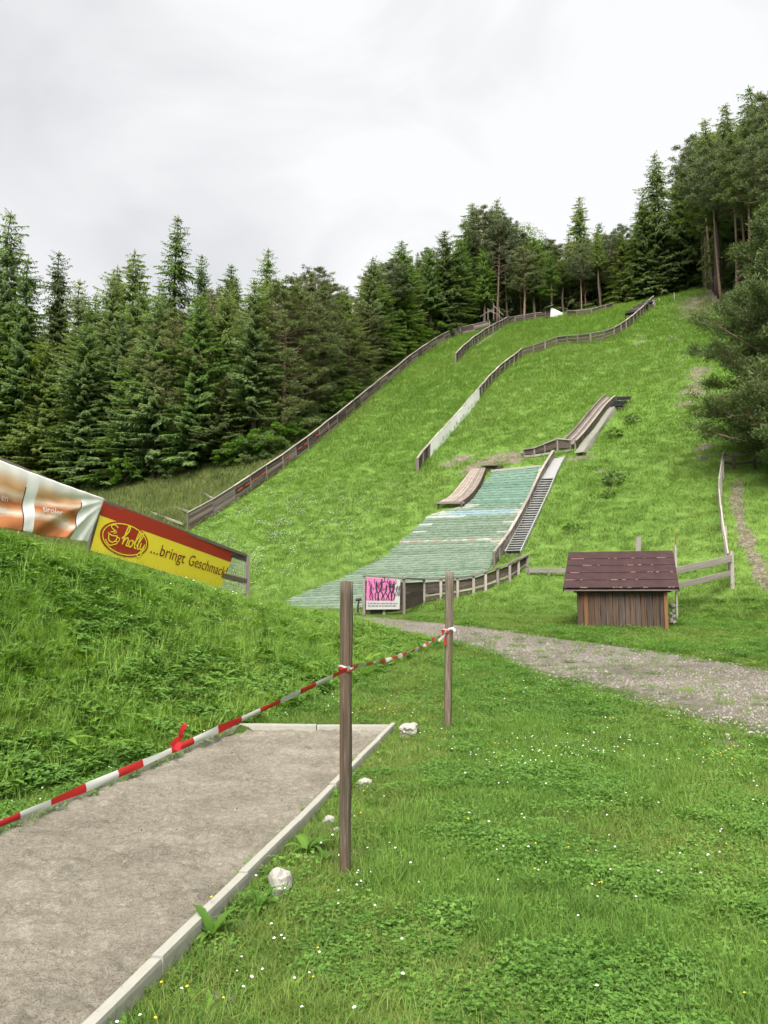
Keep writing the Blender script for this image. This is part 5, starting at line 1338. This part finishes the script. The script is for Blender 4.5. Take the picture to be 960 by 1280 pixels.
# the pine that leans into the picture at the right, much nearer
PB = make_pine(51, .04, .42, PINENEAR, tuft=.16, nb=150, sub=18, per=30, H=11.5, name='near_pine', flat=.8, dead=False, nw=.20, taper=.62)
LIB['near'] = [PB]; NAME['near'] = 'pine_tree'
px_ = 0.540 * 33.0
plant('near', 0, px_, 33.0, 11.6, 'big bushy pine at the right edge, nearest tree in the picture', None, 1.0)
p_ = hit(985, 600); plant('broadleaf', 1, p_.x, p_.y - .8, 3.6, 'bright leafy young tree under the big pine at the right edge', None, 1.0)
p_ = hit(1010, 560); plant('spruce', 2, p_.x, p_.y + 1.5, 7.0, 'young spruce half hidden behind the big right pine', None, 1.4)
# fillers: skyline limits how high each may reach
SKY_U = [-200, 0, 40, 60, 82, 105, 140, 168, 200, 222, 245, 290, 320, 345, 380, 400, 430, 450, 500, 530, 555, 575, 590, 640, 670, 700, 735, 770, 790, 805, 822, 850, 872, 900, 930, 960, 1200]
SKY_V = [300, 300, 330, 360, 345, 360, 345, 330, 365, 340, 350, 345, 355, 360, 365, 350, 365, 350, 330, 325, 310, 300, 275, 280, 300, 310, 290, 300, 285, 255, 225, 215, 180, 160, 135, 120, 60]
def filler(n, u0, u1, d0, d1, mind, kinds, zone, seed):
    r = random.Random(seed); got = 0; tries = 0
    while got < n and tries < n * 60:
        tries += 1
        u = r.uniform(u0, u1); Y = FE(u) + r.uniform(d0, d1); k, m = km(u, np.interp(u, SKY_U, SKY_V) + r.choice((r.uniform(-14, 12), r.uniform(5, 50))))
        x = k * Y
        if any((x - a) ** 2 + (Y - b) ** 2 < mind * mind for a, b in TREES): continue
        h = min(HZ + m * Y - zz(x, Y), r.uniform(15, 23))
        if h < 4: continue
        kind, var = r.choice(kinds)
        desc = {'spruce': 'dark spruce', 'bare_spruce': 'bare stemmed spruce', 'pine': 'bare stemmed pine', 'full_pine': 'bushy pine', 'broadleaf': 'leafy tree'}[kind]
        dd = Y - FE(u); row = 'front' if dd < 3.5 else 'middle' if dd < 9 else 'rear'
        o = plant(kind, var, x, Y, h, 'x', zone, r.uniform(.85, 1.15) if dd < 5 else r.uniform(.65, .95)); by_place(o, u, '%s, %s row %s' % (desc, row, mark(zone, u))); got += 1
SPR = [('spruce', 0), ('spruce', 1), ('spruce', 2), ('spruce', 4)]
filler(14, -60, 200, .3, 3.5, 2.2, [('spruce', 2), ('spruce', 4), ('spruce', 0), ('bare_spruce', 2), ('bare_spruce', 0)], GL, 11)
filler(13, 200, 460, .3, 3.5, 2.2, [('spruce', 2), ('spruce', 4), ('full_pine', 0), ('full_pine', 1), ('bare_spruce', 2), ('bare_spruce', 0)], GL, 1)
filler(34, -60, 210, 3, 19, 2.7, SPR + [('spruce', 2), ('spruce', 4), ('spruce', 3)], GL, 2)
filler(30, 210, 480, 3, 20, 2.8, SPR + [('spruce', 3), ('full_pine', 0), ('pine', 1), ('pine', 2)], GL, 12)
filler(46, 455, 800, .8, 7, 1.7, SPR[:2] + [('bare_spruce', 0), ('pine', 0), ('pine', 3), ('bare_spruce', 1)], GC, 3)
filler(44, 455, 810, 7, 22, 2.2, SPR + [('full_pine', 1), ('pine', 1), ('broadleaf', 0)], GC, 4)
filler(24, 845, 1020, .8, 7, 2.0, [('pine', 3), ('bare_spruce', 1), ('pine', 3)], GR, 5)
filler(38, 800, 1020, 7, 24, 2.3, SPR + [('bare_spruce', 0), ('spruce', 1)], GR, 6)
name_by_place()
# undergrowth along the forest edge
r_ = random.Random(5)
def bushes(n, u0, u1, d0, d1, h0, h1, label, group, seed):
    r = random.Random(seed)
    for i in range(n):
        u = r.uniform(u0, u1); Y = FE(u) + r.uniform(d0, d1); k, m = km(u, np.interp(u, EDGE_U[:19], [p[1] for p in EDGE])); o = plant('bush', i, k * Y, Y, r.uniform(h0, h1), label, group, r.uniform(1.0, 1.5)); by_place(o, u, 'leafy shrub ' + mark(GL if u < 560 and h1 > 2 else GC if u < 800 else GR, u))
bushes(46, 120, 560, -1.2, 1.6, 1.0, 2.8, 'leafy shrub in the undergrowth between timber wall and forest', 'forest edge shrubs on the left', 8)
bushes(24, 290, 480, -2.6, 0.0, 1.2, 2.6, 'x', 'forest edge shrubs on the left', 18)
bushes(16, 740, 870, -2.0, .8, .5, 1.2, 'low leafy shrub under the trees at the head of the hill', 'forest edge shrubs at the top', 9)
name_by_place()
for (u, v, h_, lab) in ((715, 664, .50, 'small dark green bush on the slope above the shed'), (768, 607, .8, 'larger low bush on the slope right of the small take off'), (768, 548, .7, 'low bush beside the concrete steps'), (790, 530, .7, 'low bush on the open slope right of the start benches'), (760, 622, .5, 'smallest bush on the slope midway to the shed'), (210, 604, .9, 'lone rounded shrub on the grass strip left of the wall'), (272, 600, .8, 'rounded shrub on the grass strip close to the wall')):
    p = hit(u, v); plant('bush', int(u), p.x, p.y, h_, lab, None, 1.3)
p = hit(834, 364)
yb = make_broad(61, 2.0, .9, .0, 3000, .085, YPETAL, 'yellow_bush', 20); LIB['yb'] = [yb]; NAME['yb'] = 'bush'
LIB['yb'] = [(npmesh('yellow_bush_crown2', *(lambda me: (np.array([v.co for v in me.vertices]), np.array([p.vertices[:] for p in me.polygons])))(yb[0]), WEED), yb[1], 2.0)]
plant('yb', 0, p.x, p.y, 1.5, 'yellowish round bush before the forest at the top of the hill', None, 1.0, 'bush')

# ------------------------------------------------------------------ grass, clover, flowers, gravel: scattered real geometry
def blades(seed, n, rad, l0, l1, w, bend, mat, name, seg=3):
    r = np.random.default_rng(seed)
    an = r.uniform(0, 6.28, n); rr = rad * np.sqrt(r.uniform(0, 1, n)); B = np.stack([rr * np.cos(an), rr * np.sin(an), -.01 + 0 * an], 1)
    hd = r.uniform(0, 6.28, n); D = np.stack([np.cos(hd), np.sin(hd), 0 * hd], 1); S = np.stack([-np.sin(hd + r.normal(0, .6, n)), np.cos(hd), 0 * hd], 1)
    L = r.uniform(l0, l1, n); be = bend * r.uniform(.2, 1.3, n); W = w * r.uniform(.7, 1.3, n)
    rows = []; tin = []; tb = np.clip(r.normal(.4, .25, n), 0, 1)
    for k in range(seg + 1):
        t = k / seg; c = B + D * (L * be * t * t)[:, None] + np.array([0, 0, 1.])[None] * (L * (t - .35 * be * t * t))[:, None]
        ww = W * (1 - t ** 1.6 * .92) / 2
        rows += [c - S * ww[:, None], c + S * ww[:, None]]; tin += [tb, tb]
    m = 2 * (seg + 1); V = np.stack(rows, 1).reshape(-1, 3); T = np.stack(tin, 1).ravel(); base = (np.arange(n) * m)[:, None]
    F = np.concatenate([base + np.array([2 * k, 2 * k + 1, 2 * k + 3, 2 * k + 2])[None] for k in range(seg)])
    me = npmesh(name, V, F, mat, T); return bpy.data.objects.new(name, me)
def clover(seed, n, rad, mat, name, h0=.03, h1=.10, leaf=.013):
    r = np.random.default_rng(seed); an = r.uniform(0, 6.28, n); rr = rad * np.sqrt(r.uniform(0, 1, n))
    C = np.stack([rr * np.cos(an), rr * np.sin(an), r.uniform(h0, h1, n)], 1); K, T = [], []; N = unit(np.stack([r.normal(0, .3, n), r.normal(0, .3, n), np.ones(n)], 1)); a0 = r.uniform(0, 6.28, n); tb = np.clip(r.normal(.45, .25, n), 0, 1)
    for q in range(3):
        a = a0 + q * 2.094; d = np.stack([np.cos(a), np.sin(a), r.uniform(-.25, .15, n)], 1); d = unit(d - N * (d * N).sum(1)[:, None] + N * .1)
        ln = leaf * r.uniform(.8, 1.4, n); K.append(kites(C, d, N, ln, ln * 1.0)); T.append(tb)
    V = np.concatenate(K); me = npmesh(name, V, np.arange(len(V)).reshape(-1, 4), mat, np.repeat(np.concatenate(T), 4)); return bpy.data.objects.new(name, me)
def rosette(seed, n, L, w, mat, name, up=.6):
    r = np.random.default_rng(seed); V, F, T = [], [], []
    for i in range(n):
        a = i * 2.4 + r.uniform(-.3, .3); l = L * r.uniform(.6, 1.2); d = np.array([math.cos(a), math.sin(a), 0]); s = np.array([-d[1], d[0], 0]); u = up * r.uniform(.5, 1.4); b = len(V); tt = r.uniform(.2, .9)
        for k in range(6):
            t = k / 5; c = d * l * t * (.5 + .5 * t) + np.array([0, 0, l * (u * t - .55 * u * t * t * t)]); ww = w * (math.sin(min(1, t * .9 + .1) * math.pi) ** .7 + .06) / 2 * (1 + .25 * math.sin(t * 23 + i))
            V += [c - s * ww, c + np.array([0, 0, -.12 * ww]), c + s * ww]; T += [tt] * 3
        for k in range(5): q = b + k * 3; F += [(q, q + 1, q + 4, q + 3), (q + 1, q + 2, q + 5, q + 4)]
    me = npmesh(name, np.array(V), np.array(F), mat, T); return bpy.data.objects.new(name, me)
def flowerhead(name, mat, r0, h, n=7):
    V, F = [], []
    for i in range(n):
        a = 2 * math.pi * i / n
        V += [(r0 * math.cos(a), r0 * math.sin(a), h)]
    V += [(0, 0, h + r0 * .75), (0, 0, h - r0 * .5)]
    for i in range(n): F += [(i, (i + 1) % n, n), ((i + 1) % n, i, n + 1)]
    V += [(.002, 0, 0), (-.002, 0.001, 0), (-.002, 0, h), (.002, 0, h)]; b = n + 2; F.append((b, b + 1, b + 2, b + 3))
    me = mesh(name, V, F, [mat, LAWN], [0] * (2 * n) + [1]); return bpy.data.objects.new(name, me)
def pebbles(seed, name, mat):
    me = rock_mesh(seed, mat, 1); return bpy.data.objects.new(name, me)
def scatter(name, label, P, rot, scl, idx, sources):
    """one object of kind 'stuff': its points carry rotation, size and which source to place"""
    col = bpy.data.collections.new(name + '_sources')
    for i, o in enumerate(sources):
        o.name = '%s_%02d' % (name, i); col.objects.link(o)
    me = bpy.data.meshes.new(name); n = len(P); me.vertices.add(n); me.vertices.foreach_set('co', np.asarray(P, np.float32).ravel())
    a = me.attributes.new('rot', 'FLOAT_VECTOR', 'POINT'); a.data.foreach_set('vector', np.asarray(rot, np.float32).ravel())
    a = me.attributes.new('scl', 'FLOAT_VECTOR', 'POINT'); a.data.foreach_set('vector', np.asarray(scl, np.float32).ravel())
    a = me.attributes.new('idx', 'INT', 'POINT'); a.data.foreach_set('value', np.asarray(idx, np.int32))
    o = bpy.data.objects.new(name, me); COL.objects.link(o); tag(o, label, None, None, 'stuff')
    ng = bpy.data.node_groups.new(name, 'GeometryNodeTree')
    ng.interface.new_socket('Geometry', in_out='INPUT', socket_type='NodeSocketGeometry'); ng.interface.new_socket('Geometry', in_out='OUTPUT', socket_type='NodeSocketGeometry')
    N, L = ng.nodes, ng.links
    gi, go = N.new('NodeGroupInput'), N.new('NodeGroupOutput'); ip = N.new('GeometryNodeInstanceOnPoints'); ci = N.new('GeometryNodeCollectionInfo')
    ci.inputs['Collection'].default_value = col; ci.inputs['Separate Children'].default_value = True; ci.inputs['Reset Children'].default_value = True
    def na(nm, dt):
        q = N.new('GeometryNodeInputNamedAttribute'); q.data_type = dt; q.inputs['Name'].default_value = nm; return q.outputs['Attribute']
    er = N.new('FunctionNodeEulerToRotation'); L.new(na('rot', 'FLOAT_VECTOR'), er.inputs[0])
    L.new(gi.outputs[0], ip.inputs['Points']); L.new(ci.outputs[0], ip.inputs['Instance']); ip.inputs['Pick Instance'].default_value = True
    L.new(na('idx', 'INT'), ip.inputs['Instance Index']); L.new(er.outputs[0], ip.inputs['Rotation']); L.new(na('scl', 'FLOAT_VECTOR'), ip.inputs['Scale'])
    L.new(ip.outputs[0], go.inputs[0])
    md = o.modifiers.new('scatter', 'NODES'); md.node_group = ng
    return o
def place(n, ymin, ymax, dens_pow, kmin=-.66, kmax=.66, seed=0):
    """points over the ground in the view wedge (and a margin beside it); more of them near the eye"""
    r = np.random.default_rng(seed); q = r.uniform(0, 1, n); e = 2 - dens_pow
    y = (ymin ** e + q * (ymax ** e - ymin ** e)) ** (1 / e); x = y * r.uniform(kmin, kmax, n)
    return x, y, r
def bank_amount(x, y):
    rx, ry = x - BK[0], y - BK[1]; a = rx * BE[0] + ry * BE[1]; d = rx * BN[0] + ry * BN[1]
    return (d < 4.4) & (a < 11) & (d > -4)
def on_road(x, y): return inpoly(x, y, road_poly)
def pit_margin(x, y, m):
    c = pit_poly.mean(0); pp = pit_poly.copy(); ctr = pp - c; ln = np.linalg.norm(ctr, axis=1)[:, None]; return inpoly(x, y, c + ctr * (1 + m / ln))
def tilt(r, n, a=.15): return np.stack([r.normal(0, a, n), r.normal(0, a, n), r.uniform(0, 6.28, n)], 1)
def iso(s): return np.stack([s, s, s], 1)
# lawn
x, y, r = place(80000, 2.6, 26, 1.45, seed=1)
s_ = SX * x + SY * y
keep = ~pit_margin(x, y, .11) & (s_ < 27.5) & ~bank_amount(x, y) & (y > 2.6)
rd_ = on_road(x, y); keep &= ~rd_ | (r.uniform(0, 1, len(x)) < .06)
soilv = soil_at(x, y); keep &= r.uniform(0, 1, len(x)) > soilv * 1.05
x, y = x[keep], y[keep]; n = len(x); z = zt(x, y)
clv = fbm(x / .8, y / .8, 61) + .05 * (x > .3)
drym = (fbm(x / 1.7, y / 1.7, 17) > .60) | (np.hypot(x - np.interp(y, [2, 10.6], [PIT['rn'].x + .3, PIT['rf'].x + .4]), 0 * x) < .45)
idx = np.where(r.uniform(0, 1, n) < np.clip((clv - .47) * 6, .06, .62), r.integers(4, 7, n), r.integers(0, 4, n))
idx = np.where(r.uniform(0, 1, n) < .10, 2, idx); idx = np.where((drym & (r.uniform(0, 1, n) < .55)) | (r.uniform(0, 1, n) < .06), 7, idx); idx = np.where(r.uniform(0, 1, n) < .010, 8, idx)
sc = r.uniform(.65, 1.25, n) * np.clip(.85 + y / 40, .85, 1.5) * np.where(idx == 8, .8, 1.0)
hs = sc * r.uniform(.7, 1.25, n) * np.where(drym, .75, 1.0) * (.55 + .55 * fbm(x / .5, y / .5, 88, 2))
scatter('lawn_grass', 'short mixed lawn grass and clover around the posts and track', np.stack([x, y, z], 1), tilt(r, n, .12), np.stack([sc, sc, hs], 1), idx,
        [blades(1, 46, .085, .05, .13, .0042, .7, LAWN, 'a'), blades(2, 42, .085, .04, .11, .0045, .9, LAWN, 'a'), blades(3, 30, .09, .07, .19, .0038, .6, LAWN, 'a'), blades(4, 46, .08, .03, .085, .005, 1.0, LAWN, 'a'),
         clover(5, 70, .10, CLOVER, 'a', .02, .08, .010), clover(6, 60, .11, CLOVER, 'a', .02, .07, .012), clover(7, 80, .10, CLOVER, 'a', .03, .09, .009), blades(8, 34, .09, .05, .14, .0036, .8, LAWNDRY, 'a'), rosette(9, 9, .13, .028, WEED, 'a', .5)])
# bank
x, y, r = place(46000, 3.5, 27, 1.2, -.74, .2, seed=2)
keep = ~pit_margin(x, y, .20) & bank_amount(x, y) & ~on_road(x, y); x, y = x[keep], y[keep]; n = len(x); z = zt(x, y)
idx = r.integers(0, 4, n); idx = np.where(r.uniform(0, 1, n) < .10, 4, idx); idx = np.where(r.uniform(0, 1, n) < .14, 5, idx); idx = np.where((fbm(x / 1.1, y / 1.1, 8) > .58) & (r.uniform(0, 1, n) < .5), 5, idx)
sc = r.uniform(.7, 1.35, n); hs = sc * (.40 + .85 * fbm(x / .8, y / .8, 14))
scatter('bank_grass', 'lush taller grass covering the bank below the banners', np.stack([x, y, z], 1), tilt(r, n, .16), np.stack([sc, sc, hs], 1), idx,
        [blades(11, 44, .10, .08, .24, .0062, .75, BANKG, 'b'), blades(12, 40, .10, .10, .30, .0055, .6, BANKG, 'b'), blades(13, 46, .10, .06, .18, .0065, 1.0, BANKG, 'b'), blades(14, 24, .10, .15, .42, .005, .45, BANKG, 'b'), rosette(15, 9, .22, .05, WEED, 'b', .8), clover(16, 60, .13, CLOVER, 'b', .03, .14, .02)])
# hillside
x, y, r = place(120000, 20, 99, .75, -.60, .62, seed=3)
s_ = SX * x + SY * y; u_ = uof(x, y); keep = (s_ > 26) & (y < forest_edge_y(u_) + 1.5) & ~on_road(x, y) & ~bank_amount(x, y)
soilv = soil_at(x, y); keep &= r.uniform(0, 1, len(x)) > soilv * .8
mat_poly = np.array([tuple(hit(*a).xy) for a, b in ROWS] + [tuple(hit(*b).xy) for a, b in ROWS[::-1]])
stair_poly = np.array([tuple(p.xy) for p in SL_] + [tuple(p.xy) for p in SR_[::-1]]); run_poly = np.array([tuple(p.xy) for p in CL] + [tuple(p.xy) for p in CRr[::-1]])
slide_poly = np.array([tuple(p.xy) for p in SLl] + [tuple(p.xy) for p in SLr[::-1]]); shed_poly = np.array([tuple(S3(a, b, 0).xy) for a, b in ((-.05, -.02), (Wd + .05, -.02), (Wd + .05, Dp + .05), (-.05, Dp + .05))])
for pl in (mat_poly, stair_poly, run_poly, slide_poly, shed_poly): keep &= ~inpoly(x, y, pl)
x, y = x[keep], y[keep]; n = len(x); z = zt(x, y)
idx = r.integers(0, 4, n); sc = r.uniform(.7, 1.4, n) * np.clip(.55 + y / 60, .8, 1.9); hs = sc * (.65 + .5 * fbm(x / 1.8, y / 1.8, 19)) * .70
wl_o = np.argsort([p.x for p in LP]); behind = (x < np.interp(y, [p.y for p in LP], [p.x for p in LP]) - .2) & (y > 38)
idx = np.where(behind, 4, idx); hs = np.where(behind, hs * 1.5, hs)
scatter('hill_grass', 'yellow green meadow grass covering the ski jump hillside', np.stack([x, y, z], 1), tilt(r, n, .15), np.stack([sc, sc, hs], 1), idx,
        [blades(21, 30, .20, .08, .22, .012, .8, HILLG, 'c', 2), blades(22, 28, .20, .10, .28, .011, .7, HILLG, 'c', 2), blades(23, 34, .20, .05, .16, .014, 1.0, HILLG, 'c', 2), blades(24, 20, .20, .14, .36, .010, .6, HILLG, 'c', 2), blades(25, 28, .20, .10, .34, .012, .6, ROUGHG, 'c', 2)])
# flowers
def flower_points(seed):
    X, Y, I, S = [], [], [], []; r = np.random.default_rng(seed)
    def add(xx, yy, i, s): X.extend(xx); Y.extend(yy); I.extend(i); S.extend(s)
    x, y, _ = place(1900, 2.8, 20, 1.0, seed=seed + 1); k = (fbm(x / 1.2, y / 1.2, 5) > .56) & ~pit_margin(x, y, .12) & ~on_road(x, y); x, y = x[k], y[k]; add(x, y, np.where(r.uniform(0, 1, len(x)) < .80, 0, 1), r.uniform(.6, 1.15, len(x)) * np.clip(.75 + y / 30, .8, 1.4))
    x, y, _ = place(260, 2.8, 12, 1.2, seed=seed + 2); k = ~pit_margin(x, y, .15) & ~on_road(x, y); x, y = x[k], y[k]; add(x, y, np.where(r.uniform(0, 1, len(x)) < .75, 0, 1), r.uniform(.7, 1.2, len(x)))
    for (u, v, ru, rv, m, c, s) in ((345, 640, 95, 60, 1200, 0, 2.5), (310, 695, 75, 60, 1200, 0, 2.4), (410, 640, 110, 50, 900, 0, 2.5), (340, 665, 80, 50, 800, 0, 2.5), (720, 500, 90, 30, 90, 1, 3), (840, 620, 70, 90, 60, 1, 2.6), (640, 500, 70, 40, 60, 1, 3), (845, 480, 30, 60, 110, 0, 2.6), (690, 850, 40, 20, 20, 0, 1.3), (700, 950, 80, 20, 50, 0, 1.0), (900, 960, 60, 30, 40, 1, .9), (560, 760, 80, 12, 40, 1, 1.8), (420, 765, 40, 6, 40, 1, 1.8), (60, 670, 70, 20, 60, 0, 1.6), (260, 780, 100, 40, 50, 0, 1.3), (205, 905, 20, 8, 14, 0, 1.2), (470, 900, 40, 5, 20, 1, 1.2), (450, 1110, 30, 60, 14, 0, .9), (350, 1220, 60, 50, 8, 0, .9), (660, 760, 80, 20, 40, 0, 1.6)):
        for q in range(m):
            du, dv = r.normal(0, .5), r.normal(0, .5)
            if c == 0 and s > 2.3 and u < 500 and float(vnoise((u + du * ru) / 13, (v + dv * rv) / 7, 4)) < .5: continue
            p = hit(u + du * ru, v + dv * rv)
            if p.y > 94: continue
            X.append(p.x); Y.append(p.y); I.append(c); S.append(s * r.uniform(.6, 1.2))
    return np.array(X), np.array(Y), np.array(I), np.array(S), r
x, y, idx, sc, r = flower_points(90); n = len(x); kp = ~pit_margin(x, y, .1) & ~inpoly(x, y, mat_poly) & ~on_road(x, y); x, y, idx, sc = x[kp], y[kp], idx[kp], sc[kp]; n = len(x)
scatter('meadow_flowers', 'scattered white clover and small yellow flowers in the grass', np.stack([x, y, zt(x, y)], 1), tilt(r, n, .15), iso(sc), idx, [flowerhead('f', PETAL, .0075, .10), flowerhead('f', YPETAL, .007, .11)])
# loose gravel on the track and grains of stone in the sand
q = RNG.uniform(0, 1, 26000); w = RNG.beta(1.6, 1.6, 26000); fi = np.clip(q ** .7 * (NR - 1), 0, NR - 1.01); ii = fi.astype(int); fr_ = (fi - ii)[:, None]
rn = np.array([tuple(p) for p in road_n]); rfp = np.array([tuple(p) for p in road_f])
A_ = rn[ii] * (1 - fr_) + rn[ii + 1] * fr_; B_ = rfp[ii] * (1 - fr_) + rfp[ii + 1] * fr_; G = A_ * (1 - w[:, None]) + B_ * w[:, None]
kp = vnoise(G[:, 0] * 1.1, G[:, 1] * 1.1, 4) > .30; G = G[kp]; n = len(G); sc = RNG.gamma(1.3, .0045, n) + .005
scatter('loose_gravel', 'loose pale stones strewn over the gravel track', np.stack([G[:, 0], G[:, 1], zt(G[:, 0], G[:, 1]) + .012], 1), RNG.uniform(0, 6.28, (n, 3)), np.stack([sc * 1.3, sc, sc * .7], 1), RNG.integers(0, 4, n), [pebbles(5, 'g', STONE), pebbles(6, 'g', bpy.data.materials['pale_stone']), pebbles(7, 'g', plain('grey_stone', (.20, .178, .16), .9, .3, 2)), pebbles(8, 'g', plain('brown_stone', (.16, .13, .105), .9, .3, 8))])
n = 1500; a_ = RNG.uniform(.05, 1, n)[:, None]; b_ = RNG.uniform(.03, .97, n)[:, None]; pp = lambda k: np.array(PIT[k])[None]
G = (pp('rn') * (1 - a_) + pp('rf') * a_) * (1 - b_) + (pp('ln') * (1 - a_) + pp('lf') * a_) * b_; sc = RNG.gamma(1.2, .0014, n) + .0015
scatter('pit_grit', 'small chips of stone and bark lying on the pit sand', G + np.array([0, 0, .04]), RNG.uniform(0, 6.28, (n, 3)), np.stack([sc * 1.8, sc, sc * .6], 1), RNG.integers(0, 2, n), [pebbles(9, 'h', STONE), pebbles(10, 'h', bpy.data.materials['brown_stone'])])

# ------------------------------------------------------------------ broad-leaved weeds by the kerb
def leaf_mesh(L, w, seed):
    r = random.Random(seed); V, F = [], []
    for k in range(8):
        t = k / 7; ww = w * (math.sin(min(1, t * .92 + .06) * math.pi) ** .8) / 2 * (1 + .18 * math.sin(t * 19 + seed)); zc = L * (.75 * t - .42 * t ** 3); xc = L * (.35 * t + .5 * t * t)
        V += [(xc, -ww, zc + .15 * ww), (xc, 0, zc - .08 * ww), (xc, ww, zc + .15 * ww)]
    for k in range(7): q = k * 3; F += [(q, q + 1, q + 4, q + 3), (q + 1, q + 2, q + 5, q + 4)]
    return mesh('leaf', V, F, WEED, smooth=True)
LEAVES = [leaf_mesh(.30, .065, i) for i in range(4)]
for (u, v, s, nl, lab) in ((374, 1068, .72, 9, 'tall broad leaved weed growing against the kerb near the post'), (252, 1175, .62, 9, 'broad leaved weed beside the kerb below the lumpy rock'), (395, 1080, .5, 7, 'low leafy weed just right of the tall kerb weed'), (312, 1140, .55, 10, 'spreading green weed clump left of the lumpy rock'), (412, 1000, .5, 9, 'weed tuft against the kerb left of the post')):
    p = hit(u, v) if v < 1290 else Vector((-.35, 3.4, 0)); e = empty('weed_plant', (p.x + .05, p.y, zz(p.x, p.y)), lab, 'plant')
    for i in range(nl):
        o = bpy.data.objects.new('leaf', LEAVES[i % 4]); COL.objects.link(o); o.parent = e; q = s * random.uniform(.65, 1.1); o.scale = (q, q, q * random.uniform(.7, 1.3)); o.rotation_euler = (random.uniform(-.2, .2), random.uniform(-.35, .2), i * 2.4 + random.uniform(-.3, .3))
